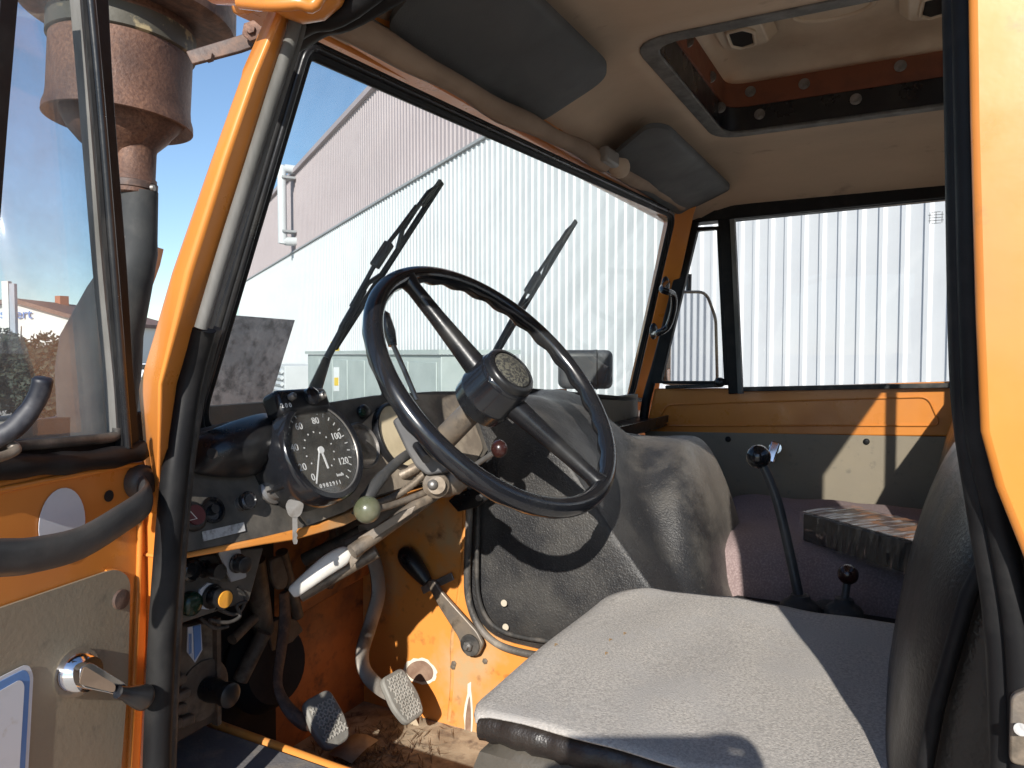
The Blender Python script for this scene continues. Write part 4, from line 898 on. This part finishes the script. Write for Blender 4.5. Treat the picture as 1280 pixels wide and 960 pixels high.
# ---- seats
ZS = -.365
def cushion(x0, x1, y0, y1, zt, th, crown=.012, r=.03, nx=26, ny=22, wave=.003):
    mb = MB(); rows = []
    def pt(u, v):
        x = x0+(x1-x0)*u; y = y0+(y1-y0)*v
        e = min(u*(x1-x0), (1-u)*(x1-x0), v*(y1-y0), (1-v)*(y1-y0))
        z = zt + crown*min(1, e/.10) - (r - sqrt(max(r*r-(r-min(e, r))**2, 0)))*.8 + wave*sin(x*23+y*9)*sin(y*31)
        return V((x, y, z))
    for j in range(ny): rows.append([pt(i/(nx-1), j/(ny-1)) for i in range(nx)])
    mb.grid(rows)
    per = [rows[0][i] for i in range(nx)]+[rows[j][-1] for j in range(1, ny)]+[rows[-1][i] for i in range(nx-2, -1, -1)]+[rows[j][0] for j in range(ny-2, 0, -1)]
    cx, cy = (x0+x1)/2, (y0+y1)/2
    r1 = [V((p.x+(p.x-cx)*.02, p.y+(p.y-cy)*.02, p.z-.015)) for p in per]; r2 = [V((p.x+(p.x-cx)*.02, p.y+(p.y-cy)*.02, zt-th*.6)) for p in per]; r3 = [V((p.x, p.y, zt-th)) for p in per]
    mb.grid([per, r1, r2, r3], closed=True); return mb
# driver cushion follows its surveyed outline
c0 = S(592, 884, Z=ZS); c1 = S(745, 742, Z=ZS); c2 = S(790, 728, Z=ZS); c3 = S(1125, 778, Z=ZS)
x0 = c0.x; x1 = S(845, 738, Z=ZS).x; y1 = c0.y
ds = PT('driver_seat', cushion(x0+.002, x1-.01, -.08, y1-.006, ZS-.022, .145, wave=.0), M('lit_dusty_vinyl_side', (.06, .054, .045), .42, c2=(.12, .105, .085), sc2=5, amt=.45, edge=.2, bump=[(200, .3), (7, .6)]))  # dusty side in a paler vinyl copy, the light on it painted in
def seatpt(u, v, dz=0):
    x = x0-.004+(x1-x0+.004)*u
    yf = y1 + .006 - .016*max(0, (.07-u)/.07)**2 - (.045*max(0, (u-.80)/.20)**2.2)
    y = -.09+(yf+.09)*v
    e = min(u, 1-u)*(x1-x0); ef = (1-v)*.47
    z = ZS - .0015*math.exp(-e/.004) - .003*math.exp(-ef/.005) + .0018*sin(x*19+y*13)*cos(y*17) + .0008*sin(y*60+x*8) + .004*math.exp(-((y-.12-.2*(x-x0))**2)/.0006) + dz
    return V((x, y, z))
rows = [[seatpt(i/39, j/39) for i in range(40)] for j in range(40)]
hem = [V((rows[-1][i].x, rows[-1][i].y+.003, rows[-1][i].z-.003)) for i in range(40)]; hem2 = [V((p.x, p.y+.001, p.z-.004)) for p in hem]
ob('fabric_cover', MB().grid(rows+[hem, hem2]), fabric, ds, solid=.002, ang=80)
ob('side_welt', MB().tube([V((x0+.012+.0012*sin(y*90), y, ZS-.021+.001*sin(y*60))) for y in np.linspace(-.08, y1-.004, 60)], [.0165+.0010*sin(i*1.9)+.0006*sin(i*3.1) for i in range(60)], 14), vinyl, ds)
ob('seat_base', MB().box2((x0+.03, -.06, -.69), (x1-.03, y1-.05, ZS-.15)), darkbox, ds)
# backrest of driver seat
prof = [(.02, -.42), (.005, -.34), (-.015, -.25), (-.045, -.16), (-.08, -.07), (-.11, .01), (-.13, .06)]
prof = [(S(u, v, X=-.22).y, S(u, v, X=-.22).z) for u, v in [(1098, 960), (1102, 870), (1112, 780), (1128, 690), (1150, 610), (1176, 555), (1200, 520)]]
prof = prof + [(-.175, prof[-1][1]+.015)]
rows = []
for k, (py, pz) in enumerate(prof):
    row = []
    for i in range(17):
        u = i/16; x = -.70+(.48)*u; ee = min(u, 1-u)*.48
        row.append(V((x, py + (-.030*math.exp(-ee/.035)) if True else py, pz)))
    rows.append(row)
# closed shell: front rows plus side depth
mb = MB(); full = []
for row, (py, pz) in zip(rows, prof):
    full.append([V((-.70, min(py-.02, -.19), pz))]+row+[V((-.22, min(py-.02, -.19), pz))])
mb.grid(full); mb.f.append(list(range(19))); 
br = PT('driver_backrest', mb, vinyl, sub=2)
ob('backrest_piping', MB().tube([V((-.23, p[0]-.018, p[1])) for p in prof[:-1]], .005, 8), rubber, br)
ob('backrest_piping', MB().tube([V((-.70, p[0]-.024, p[1])) for p in prof[:-1]], .006, 8), rubber, br)
# bench on the far side
bs = PT('passenger_bench', cushion(.10, .745, -.20, .425, -.385, .20, crown=.02, r=.05, wave=.004), fabric_brown)
mb = MB(); rows = []
for (py, pz) in [(-.07, -.40), (-.075, -.30), (-.095, -.20), (-.125, -.10), (-.155, -.03), (-.19, -.02)]:
    rows.append([V((x, py - .03*math.exp(-min(x-.10, .745-x)/.03), pz)) for x in np.linspace(.10, .745, 16)])
PT('bench_backrest', MB().grid(rows), vinyl, solid=.02)
# centre console with gear levers
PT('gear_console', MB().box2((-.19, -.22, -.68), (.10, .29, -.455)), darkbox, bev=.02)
def gear(kn_, base, r1, r2, mk, boot, mid=None):
    rod = MB().tube(smooth([base]+([mid] if mid else [])+[kn_], 6) if mid else [base, kn_], r1, 12)
    o_ = PT('gear_lever', rod, duct_m)
    ob('knob', MB().ball(kn_, r2), mk, o_)
    ob('boot', MB().lathe([(boot, -.03), (boot*.98, -.006), (boot*.8, 0), (boot*.55, .004), (boot*.45, .012), (boot*.3, .013)], base, (0, 0, 1), 28), rubber_dust, o_)
gear(S(948, 571, X=.03), S(1000, 752, X=.0), .0085, .0215, blackgloss, .033, S(972, 628, X=.025))
gear(S(1060, 718, X=-.01), S(1055, 757, X=-.02), .006, .0165, maroon, .030)
PT('lever_boot', MB().lathe([(.026, -.03), (.024, 0), (.015, .006)], S(1035, 757, X=.03), (0, 0, 1), 24), rubber_dust)

# ---- package on the bench
pa_ = S(1003, 680, Z=-.372); pb2 = S(1141, 725, Z=-.372)
dx_ = (pb2-pa_); L_ = dx_.length; dx_ = dx_.normalized(); wy = V((-dx_.y, dx_.x, 0))
if wy.x < 0: wy = -wy
pk_ = thing('wrapped_box', 'black cardboard box in clear shiny film lying on the plum coloured bench', 'box', pa_+dx_*L_/2+wy*.065)
ax3 = (dx_, wy, V((0, 0, 1))); pc = pa_+dx_*L_/2+wy*.065+V((0, 0, .034))
ob('black_carton', MB().box(pc, (L_, .13, .055), ax3), M('black_carton', (.008, .007, .007), .4), pk_, bev=.003)
ob('pale_top_label', MB().box(pc+V((0, 0, .0285))+dx_*.01, (L_*.93, .118, .0008), ax3), M('printed_label', (.13, .10, .092), .35, c2=(.08, .06, .055), sc2=5, amt=.45, edge=.03), pk_)
rows = []
for i in range(30):
    t = i/29; row = []
    for (a, b) in [(-.068, -.030), (-.0685, 0), (-.067, .030), (-.03, .0325), (.03, .0325), (.067, .03), (.068, -.03)]:
        j = .0022*random.random(); row.append(pc+dx_*(t-.5)*(L_+.008)+wy*(a-(j if a < 0 else -j))+V((0, 0, b+(j if b > .02 else 0))))
    rows.append(row)
ob('clear_film', MB().grid(rows), film, pk_, flat=True)
ob('film_fold', MB().prism([pc-dx_*(L_/2+.002)+wy*-.06+V((0, 0, -.028)), pc-dx_*(L_/2+.03)+V((0, 0, -.01)), pc-dx_*(L_/2+.002)+wy*.06+V((0, 0, -.028)), pc-dx_*(L_/2+.002)+V((0, 0, .03))], dx_*.002), film, pk_, flat=True)

# ---- wipers
def wiper(piv, k1, k2, tip, bend, lab_, off=.03):
    W = ((0, 1, .333), .695+off)
    g_ = lambda p: S(*p, pl=W)
    a = PT('wiper_arm', MB().tube([g_(piv), g_(k1)], [.0145, .008], 8, flat=.5, up=tuple(wsn)), blackp)
    ob('arm_rod', MB().tube([g_(k1), g_(k2)], [.0055, .0050], 8), blackp, a)
    # blade: rubber edge plus bridge with openings
    e0 = g_(bend); e1 = g_(tip); d_ = (e1-e0).normalized(); side_ = d_.cross(wsn).normalized()
    if side_.x > 0: side_ = -side_
    ob('blade_rubber', MB().bar(e0, e1, .006, .007, tuple(wsn)), rubber, a)
    L_ = (e1-e0).length; P = lambda t, h: e0+d_*L_*t+side_*h*1.35
    for seg in ([(.02, .002), (.10, .010), (.22, .012)], [(.42, .002), (.34, .012), (.22, .012)], [(.58, .002), (.66, .012), (.78, .012)], [(.97, .002), (.90, .010), (.78, .012)], [(.20, .014), (.35, .017), (.5, .021), (.65, .017), (.80, .014)]):
        ob('blade_bridge', MB().tube([P(t, h) for t, h in seg], .0036, 6), blackp, a)
    ob('blade_joint', MB().bar(P(.42, .018), P(.56, .018), .011, .014, tuple(wsn)), blackp, a, bev=.002)
    ob('blade_tip', MB().bar(P(.83, .006), P(1.0, .003), .006, .005, tuple(wsn)), rubber_grey, a)
    return a
wiper((391, 494), (409, 447), (455, 362), (552, 228), (418, 436), '')
wiper((604, 470), (614, 447), (655, 372), (720, 277), (617, 449), '')
# ---- outside: bonnet, work lamp, right mirror, sheet
PT('bonnet', MB().prism([V((-.6, 1.0, -.29)), V((.6, 1.0, -.29)), V((.5, 1.7, -.38)), V((-.5, 1.7, -.38))], (0, 0, -.4)), orange, bev=.03, seg=4)
PT('lower_body', MB().box2((-.82, -.28, -1.25), (.82, .96, -.72)), orange_dirty, bev=.02)
PT('chassis', MB().box2((-.45, -2.2, -1.6), (.45, 1.9, -1.25)), rustdark)
whl = MB().lathe([(.25, -.14), (.42, -.15), (.50, -.12), (.53, -.05), (.53, .05), (.50, .12), (.42, .15), (.25, .14)], (0, 0, 0), (1, 0, 0), 40)
w0 = None
for x in (-.8, .8):
    for y in (1.25, -1.3):
        m_ = MB().add([v+V((x, y, -1.67)) for v in whl.v], whl.f); wo = PT('wheel', m_, rubber_dust)
        ob('wheel_rim', MB().lathe([(.25, -.13), (.25, .13), (.12, .13), (.1, .05), (.1, -.13)], (x, y, -1.67), (1, 0, 0), 28), orange_dirty, wo)
wl = S(733, 462, Y=.97)
wkl = PT('work_lamp', MB().box(wl+fh*.05, (.185, .12, .135), (RT, fh, V((0, 0, 1)))), M('black_lamp_housing', (.035, .037, .042), .55, c2=(.07, .07, .075), sc2=14, amt=.45), bev=.022, seg=4)
ob('lamp_stalk', MB().cyl(wl+fh*.05+V((.02, 0, -.06)), wl+fh*.05+V((.02, 0, -.3)), .014), steel, wkl)
ob('lamp_seam', MB().box(wl+RT*.035+fh*.045, (.003, .124, .138), (RT, fh, V((0, 0, 1)))), rubber, wkl, bev=.001)
# mirror
mn = V((-.66, -.75, 0)).normalized(); mx_ = V((0, 0, 1)).cross(mn).normalized()
mc = S(865, 421, pl=((mn.x, mn.y, 0), mn.dot(S(865, 421, Y=.60))))
mpl = ((mn.x, mn.y, 0), mn.dot(mc))
mo = rp([S(u, v, pl=mpl) for u, v in [(836, 365), (882, 365), (894, 398), (896, 478), (832, 480), (830, 430)]], [.02, .03, .02, .02, .02, .02], 5)
mh = PT('door_mirror', MB().ring(outset(mo, .006), outset(mo, -.006), -mn*-.0), blackp) if False else PT('door_mirror', MB().prism(outset(mo, .004), -mn*.03), blackp, bev=.004)
ob('mirror_glass', MB().prism([p+mn*.001 for p in mo], mn*.002), mirror_m, mh)
ob('mirror_rim', MB().tube([p+mn*.003 for p in mo], .005, 8, closed=True), dustmetal, mh)
ob('mirror_arm', MB().tube([mc-mn*.02+V((0, 0, .20)), mc-mn*.03+V((-.0, 0, -.20)), V((.86, .62, -.25))], .009, 8), blackp, mh)
# glossy grey sheet standing ahead of the windscreen
SH = ((0, 1, .25), 1.30)
shp = [S(u, v, pl=SH) for u, v in [(228, 391), (282, 393), (369, 400), (336, 507), (285, 512), (215, 520)]]
PT('wind_deflector_sheet', MB().prism(shp, (0, .006, 0)), slate, bev=.001)
PT('sheet_stay', MB().cyl(S(300, 512, pl=SH)+V((0, .01, .02)), V((-.55, 1.3, -.40)), .008), blackp)

# ---- air intake duct with cyclone pre-cleaner
EX = lambda u, v: S(u, v, D=.97)
ec0 = EX(152, 100); ax0 = V((0, 0, 1))
def er(px): return px/FOC*.97*.925
def eh(v): return (ec0 - EX(152, v)).z*-1   # height relative to ec0
H = lambda v: EX(152, v).z-ec0.z
ax0 = (V((0, 0, 1))+RT*.05+fh*.03).normalized()
snk = PT('air_intake', MB().lathe([(er(26), H(200)), (er(33), H(192)), (er(48), H(182)), (er(62), H(168)), (er(70), H(154)), (er(72), H(146)), (er(80), H(147)), (er(89), H(156)), (er(91.5), H(155)), (er(91), H(147)), (er(88), H(138)), (er(87), H(128)), (er(87), H(62)), (er(90), H(60)), (er(90), H(34)), (er(86), H(32)), (er(86), H(-20)), (er(60), H(-30))], ec0, ax0, 64), rust)
ob('band', MB().lathe([(er(87.5), H(64)), (er(90.5), H(62)), (er(90.5), H(37)), (er(87.5), H(36))], ec0, ax0, 64), M('olive_painted_band', (.07, .065, .05), .6, c2=(.32, .26, .15), sc2=34, amt=.40, edge=.04, bump=[(90, .3)]), snk)
ob('top_cover', MB().lathe([(er(86), H(26)), (er(124), H(30)), (er(132), H(26)), (er(134), H(16)), (er(132), H(-50)), (er(100), H(-90))], ec0+RT*er(8), ax0, 56), rustdark, snk)
nk = ec0+RT*er(22)
ob('neck', MB().lathe([(er(60), H(150)), (er(44), H(168)), (er(28), H(185)), (er(27), H(190)), (er(27), H(222)), (er(29), H(224)), (er(29), H(243)), (er(26), H(245))], nk, ax0, 48), rust, snk)
ob('clamp', MB().lathe([(er(29), H(238)), (er(30.5), H(237)), (er(30.5), H(229)), (er(29), H(228))], nk, ax0, 48), rustdark, snk)
ob('clamp_screw', MB().cyl(nk+RT*er(30)+V((0, 0, H(240)))-fh*.03, nk+RT*er(34)+V((0, 0, H(240)))-fh*.03, .004), steel, snk)
duc = []
for (v, cx, rx) in [(240, 173, 23), (300, 171, 24), (318, 168, 27), (360, 150, 37), (420, 128, 47), (460, 124, 49), (520, 122, 45), (600, 118, 44)]:
    c_ = EX(cx, v); duc.append([c_+(RT*cos(a)*er(rx)+fh*sin(a)*er(rx)*.9)/.925 for a in np.linspace(0, 2*pi, 33)[:-1]])
matte = M('matte_black_duct', (.035, .038, .040), .7, spec=.3, c2=(.075, .074, .07), sc2=12, amt=.42, bump=[(90, .2)])
ob('duct', MB().grid(duc, closed=True), matte, snk)
ob('duct_ring', MB().lathe([(er(25), H(306)), (er(27), H(305)), (er(27), H(299)), (er(25), H(298))], ec0+RT*er(19), ax0, 40), duct_m, snk)
# orange stay plate beside the duct
PT('intake_stay', MB().prism([S(u, v, D=1.0) for u, v in [(197, 308), (192, 330), (166, 402), (158, 402), (158, 380), (180, 330)]], fh*.02), orange_dirty, bev=.002)
bkt = PT('intake_bracket', MB().prism([S(u, v, D=.80) for u, v in [(232, 64), (298, 44), (334, 30), (333, 52), (300, 64), (240, 80)]], fh*.006), rustdark, bev=.001)
ob('bolt', MB().lathe([(.011, 0), (.011, .008), (.005, .009), (.005, .013)], S(318, 42, D=.795), -fh, 6), rust, bkt)
ob('bolt', MB().lathe([(.006, 0), (.006, .008)], S(262, 72, D=.795), -fh, 6), rustdark, bkt)

# ---- driver door, swung open (only its hinge side is in view)
DLn = V((.2164, -.9763, 0)); DLd = -.846
def ld_(u, v, off=0): return S(u, v, pl=((.2164, -.9763, 0), DLd+off))
outd = V((-.9763, -.2164, 0))
FARD = 1.0
def dxy(u, v, off=0): return ld_(u, v, off)
dp_bot = [dxy(182, 566), dxy(186, 640), dxy(184, 800), dxy(176, 985), dxy(176, 985)+outd*.85, dxy(182, 566)+outd*.85]
dr2 = PT('driver_door', MB().prism(rp([dxy(180, 566), dxy(188, 600), dxy(187, 760), dxy(176, 985), dxy(176, 985)+outd*.9+V((0, 0, 0)), ld_(180, 566)+outd*.9+V((0, 0, 0))], [.01, .01, 0, 0, 0, 0], 3), -DLn*.035), orange, bev=.004)
ob('pressed_line', MB().tube([ld_(-60, 625, .001), ld_(60, 600, .001), ld_(150, 583, .001), ld_(176, 580, .001)], .003, 8), orange, dr2)
ob('pressed_line', MB().tube(smooth([ld_(176, 600, .001), ld_(174, 700, .001), ld_(170, 800, .001), ld_(160, 990, .001)], 4), .003, 8), orange, dr2)
cardp = rp([ld_(-200, 830, .002), ld_(-60, 779, .002), ld_(143, 710, .002), ld_(160, 722, .002), ld_(157, 850, .002), ld_(146, 990, .002), ld_(-200, 1100, .002)], [0, 0, .012, .012, 0, 0, 0], 5)
cdd = ob('door_board', MB().prism(cardp, DLn*.003), card, dr2)
ob('board_edge', MB().tube(cardp[2:14]+[ld_(157, 850, .003), ld_(146, 990, .003)], .0014, 6), orange, dr2)
ob('board_screw', MB().lathe([(.0095, 0), (.0095, .003), (.004, .004)], ld_(150, 749, .005), DLn, 20), rustdark, dr2)
ob('hole', MB().lathe([(.0055, 0), (.0055, .0006)], ld_(136, 620, .0008), DLn, 20), darkbox, dr2)
st_ = [ld_(78, 655, .001)+outd*.024*cos(a)+V((0, 0, .032*sin(a))) for a in np.linspace(0, 2*pi, 33)[:-1]]
ob('round_sticker', MB().prism(st_, DLn*.0005), silverw, dr2)
# warning plate with blue border
pl0 = rp([ld_(-120, 905, .006), ld_(-40, 866, .006), ld_(34, 829, .006), ld_(41, 842, .006), ld_(33, 990, .006), ld_(-120, 1080, .006)], [0, 0, .008, .008, 0, 0], 4)
pl1 = rp([ld_(-120, 912, .0068), ld_(-40, 872, .0068), ld_(31, 836, .0068), ld_(37, 845, .0068), ld_(29, 990, .0068), ld_(-120, 1080, .0068)], [0, 0, .006, .006, 0, 0], 4)
pl2 = rp([ld_(-120, 925, .0076), ld_(-40, 886, .0076), ld_(25, 849, .0076), ld_(30, 856, .0076), ld_(22, 990, .0076), ld_(-120, 1080, .0076)], [0, 0, .004, .004, 0, 0], 4)
pln = ob('notice_plate', MB().prism(pl0, DLn*.0008), silverw, dr2)
ob('blue_border', MB().prism(pl1, DLn*.0006), blue, pln)
ob('white_field', MB().prism(pl2, DLn*.0006), silverw, pln)
# pull handle
hpth = smooth([ld_(178, 610, .012), ld_(182, 626, .05), ld_(150, 650, .062), ld_(100, 679, .068), ld_(40, 694, .070), ld_(0, 697, .07), ld_(-90, 700, .07)], 6)
hn = ob('pull_handle', MB().tube(hpth, [.0135]*len(hpth), 16, flat=.42, up=tuple(DLn)), duct_m, dr2)
ob('handle_mount', MB().lathe([(.017, 0), (.017, .008), (.013, .014), (.006, .015)], ld_(171, 602, .001), DLn, 24), M('worn_black_mount', (.05, .04, .035), .5, c2=(.12, .08, .06), sc2=30, amt=.4), dr2)
# window crank
ck_ = ob('window_crank', MB().lathe([(.020, 0), (.022, .002), (.020, .010), (.015, .018)], ld_(92, 840, .005), DLn, 28), chrome, dr2)
aw = [ld_(104, 826, .022), ld_(148, 853, .034), ld_(154, 862, .036), ld_(150, 870, .034), ld_(94, 858, .022), ld_(90, 845, .022), ld_(92, 832, .022)]
ob('crank_arm', MB().prism(rp(aw, .004, 3), DLn*.008), chrome, dr2, bev=.002)
ob('crank_inlay', MB().prism(rp([ld_(104, 832, .0308), ld_(144, 856, .0428), ld_(142, 866, .0428), ld_(98, 855, .0308)], .003, 3), DLn*.001), M('brown_inlay', (.15, .11, .08), .35, c2=(.25, .18, .13), sc2=12, amt=.4), dr2)
kd = (ld_(190, 874, .05)-ld_(152, 866, .044)).normalized()
ob('crank_knob', MB().lathe([(.0055, -.004), (.006, .004), (.008, .010), (.0115, .024), (.0115, .027), (.0095, .029), (.002, .030)], ld_(152, 866, .046), kd, 28), blackp, dr2)
# window: glass, front frame, bottom seal, division bar, latch
glp = [ld_(112, -80, -.012), ld_(142, 300, -.012), ld_(150, 552, -.012), ld_(142, 560, -.012)+outd*.30, ld_(112, -80, -.012)+outd*.25]
ob('door_glass', MB().prism(glp, -DLn*.003), glass_door, dr2)
def strip(pa, pb, wa, m, name, off, th=.012): # quad strips between two surveyed edges
    ra = smooth([ld_(u, v, off) for u, v in pa], 5); rb_ = smooth([ld_(u, v, off) for u, v in pb], 5)
    mb = MB().grid([ra, rb_, [p-DLn*th for p in rb_], [p-DLn*th for p in ra], ra]); return ob(name, mb, m, dr2, bev=.0015)
strip([(96, -40), (110, 120), (128, 340), (141, 470), (146, 545)], [(103, -40), (118, 120), (136, 340), (147, 470), (152, 552)], 0, rubber_grey, 'glass_rubber', .006)
strip([(104, -40), (119, 120), (137, 340), (148, 470), (154, 560)], [(135, -40), (143, 120), (160, 340), (168, 470), (177, 570)], 0, rubber, 'front_frame', .010, .010)
ob('frame_bead', MB().tube(smooth([ld_(u, v, .012) for u, v in [(110, -40), (125, 120), (143, 340), (153, 470), (160, 560)]], 5), .004, 8), blackp, dr2)
ob('bottom_seal', MB().tube(smooth([ld_(u, v, .008) for u, v in [(178, 562), (150, 570), (90, 578), (30, 582), (-60, 592)]], 5), [.010+.001*sin(i*1.3) for i in range(21)], 10), rubber, dr2)
ob('glass_rubber', MB().tube(smooth([ld_(u, v, .004) for u, v in [(147, 535), (144, 545), (120, 549), (60, 554), (-60, 562)]], 5), .005, 8), rubber_dust, dr2)
ob('division_bar', MB().bar(ld_(10, -60, .004), ld_(-8, 150, .004), .014, .012, tuple(DLn)), rubber, dr2)
ob('division_bar', MB().bar(ld_(-8, 150, .004), ld_(-40, 560, .004), .014, .012, tuple(DLn)), rubber, dr2)
lt_ = ob('vent_latch', MB().tube(smooth([ld_(54, 472, .045), ld_(50, 490, .042), ld_(38, 512, .036), ld_(18, 535, .03), ld_(0, 545, .022), ld_(-12, 548, .012)], 5), [.006]+[.0075]*10+[.008]*10+[.009]*5, 14), M('blue_black_latch', (.010, .012, .02), .5, c2=(.08, .08, .09), sc2=30, amt=.38), dr2)
ob('latch_wire', MB().tube(smooth([ld_(-20, 575, .03), ld_(5, 570, .03), ld_(20, 562, .03), ld_(14, 556, .025)], 5), .004, 8), dustmetal, dr2)
ob('seal_backing', MB().prism([ld_(160, 535, -.004), ld_(176, 572, -.004), ld_(-60, 600, -.004), ld_(-60, 556, -.004), ld_(150, 546, -.004)], -DLn*.02), rubber, dr2)
ob('door_hinge', MB().cyl(ld_(186, 590, -.0)+V((.008, .01, 0)), ld_(186, 640, -.0)+V((.008, .01, 0)), .008), orange, dr2)

# ---- the photographer, standing just behind the lens with the phone held up (only the shadow reaches the seat)
FH = fh; skin_m = M('skin', (.52, .31, .22), .55, rvar=0); hair_m = M('dark_hair', (.03, .02, .015), .7, rvar=0)
jack_m = M('dark_blue_jacket', (.03, .04, .07), .85, c2=(.05, .06, .09), sc2=12, amt=.4); jean_m = M('grey_jeans', (.10, .11, .13), .9, rvar=0)
base = CAM - FH*.30 + V((0, 0, -2.2))
man = thing('person', 'person in dark blue jacket and grey jeans holding up a phone', 'person', base)
def sk(name, verts, edges, m, parent, root=0, sub=2):
    me = bpy.data.meshes.new(name); c = V(verts[root][0]); me.from_pydata([V(v[0])-c for v in verts], edges, []); me.update()
    o = bpy.data.objects.new(name, me); col.objects.link(o); setloc(o, c, parent); me.materials.append(m)
    o.modifiers.new('skin', 'SKIN'); o.modifiers['skin'].use_smooth_shade = True
    for i, v in enumerate(verts):
        r = v[1]; sv = me.skin_vertices[0].data[i]; sv.radius = r if hasattr(r, '__len__') else (r, r); sv.use_root = (i == root)
    if sub: md = o.modifiers.new('u', 'SUBSURF'); md.levels = sub; md.render_levels = sub
    return o
B = lambda r, f, z: base + RT*r + FH*f + V((0, 0, z))
hands = {s_: CAM - FH*.022 + RT*.083*s_ + V((0, 0, -.058 if s_ < 0 else -.030)) for s_ in (-1, 1)}
vb = [(B(0, 0, .98), (.15, .11)), (B(0, 0, 1.22), (.14, .10)), (B(0, -.01, 1.46), (.16, .10)), (B(0, -.005, 1.56), .055), (B(0, .01, 1.66), .065), (B(0, .01, 1.76), .088), (B(0, 0, 1.83), .07)]
eb = [(0, 1), (1, 2), (2, 3), (3, 4), (4, 5), (5, 6)]
for s_ in (-1, 1):
    k = len(vb); el = B(.235*s_, .20, 1.66); wr = hands[s_]-FH*.05+V((0, 0, -.085))+RT*.02*s_
    vb += [(B(.19*s_, 0, 1.48), .058), (el, .043), (wr, (.026, .022)), (hands[s_]-FH*.012+V((0, 0, -.03)), (.038, .016))]; eb += [(2, k), (k, k+1), (k+1, k+2), (k+2, k+3)]
    k = len(vb); vb += [(B(.10*s_, 0, .88), .085), (B(.11*s_, .02, .50), .058), (B(.12*s_, -.01, .10), .042), (B(.13*s_, .14, .04), (.045, .03))]; eb += [(0, k), (k, k+1), (k+1, k+2), (k+2, k+3)]
body = sk('body', vb, eb, skin_m, man)
for s_ in (-1, 1):   # four fingers round the back of the phone and a thumb on its edge
    for j, ln in enumerate((.062, .070, .066, .052)):
        h0 = hands[s_]-FH*.010+V((0, 0, .024-.017*j))+RT*.012*s_
        f_ = [(h0-V((0, 0, .018)), .0095), (h0+FH*.016, .0088), (h0+FH*.022-RT*s_*ln*.35, .0078), (h0+FH*.020-RT*s_*ln*.62, .0062)]
        sk('finger', f_, [(0, 1), (1, 2), (2, 3)], skin_m, body, sub=1)
    h0 = hands[s_]-FH*.014+V((0, 0, -.03))
    sk('thumb', [(h0, .0125), (h0-RT*s_*.022-FH*.004+V((0, 0, .014)), .0105), (h0-RT*s_*.042+V((0, 0, .024)), .0085)], [(0, 1), (1, 2)], skin_m, body, sub=1)
vj = [(B(0, 0, .96), (.185, .135)), (B(0, 0, 1.22), (.17, .125)), (B(0, -.01, 1.46), (.185, .12)), (B(0, -.005, 1.53), .085)]; ej = [(0, 1), (1, 2), (2, 3)]
for s_ in (-1, 1):
    k = len(vj); vj += [(B(.19*s_, 0, 1.48), .075), (B(.235*s_, .20, 1.66), .058), (hands[s_]-FH*.06+V((0, 0, -.11))+RT*.022*s_, .038)]; ej += [(2, k), (k, k+1), (k+1, k+2)]
sk('jacket', vj, ej, jack_m, man)
vt = [(B(0, 0, .99), (.165, .12))]; et = []
for s_ in (-1, 1):
    k = len(vt); vt += [(B(.10*s_, 0, .86), .10), (B(.11*s_, .02, .50), .075), (B(.12*s_, -.01, .10), .062)]; et += [(0, k), (k, k+1), (k+1, k+2)]
sk('jeans', vt, et, jean_m, man)
for s_ in (-1, 1): ob('shoe', MB().ball(B(.13*s_, .08, .05), .05, (1, 2.6, 1)) if False else MB().tube([B(.13*s_, -.06, .05), B(.13*s_, .06, .05), B(.135*s_, .17, .038), B(.135*s_, .21, .03)], [.045, .05, .045, .02], 14), rubber, man)
hd = B(0, .01, 1.755)
hr = MB().ball(hd+V((0, 0, .035))-FH*.018, .098, (1, 1, 1.02)); ob('hair', hr, hair_m, man)
for s_ in (-1, 1):
    ob('eye', MB().ball(hd+FH*.083+RT*.032*s_+V((0, 0, -.01)), .012), white, man); ob('ear', MB().ball(hd+RT*.090*s_+V((0, 0, -.02)), .022, (.6, .8, 1.3)), skin_m, man)
ob('nose', MB().tube([hd+FH*.085+V((0, 0, -.01)), hd+FH*.108+V((0, 0, -.045)), hd+FH*.09+V((0, 0, -.05))], [.007, .013, .008], 10), skin_m, man)
ob('mouth', MB().tube([hd+FH*.083+RT*-.022+V((0, 0, -.075)), hd+FH*.090+V((0, 0, -.073)), hd+FH*.083+RT*.022+V((0, 0, -.075))], .005, 8), maroon, man)
ph = thing('phone', 'black phone held up in both hands behind the picture', 'phone', CAM - FH*.016)
ob('phone_body', MB().box(CAM-FH*.016+V((0, 0, -.036)), (.152, .008, .074), (RT, FH, V((0, 0, 1)))), blackgloss, ph, bev=.003, seg=3)

cr = MB()
for (u, v) in ((695, 806), (763, 800), (781, 792), (758, 817)):
    p = S(u, v, Z=ZS+.003); cr.tube([p+V((-.003, 0, 0)), p+V((0, .001, .001)), p+V((.003, -.001, 0))], [.0006, .0011, .0006], 6)
tag(ob('seat_crumbs', cr, M('brown_crumb', (.30, .2, .1), .9, rvar=0), ds), kind='stuff')
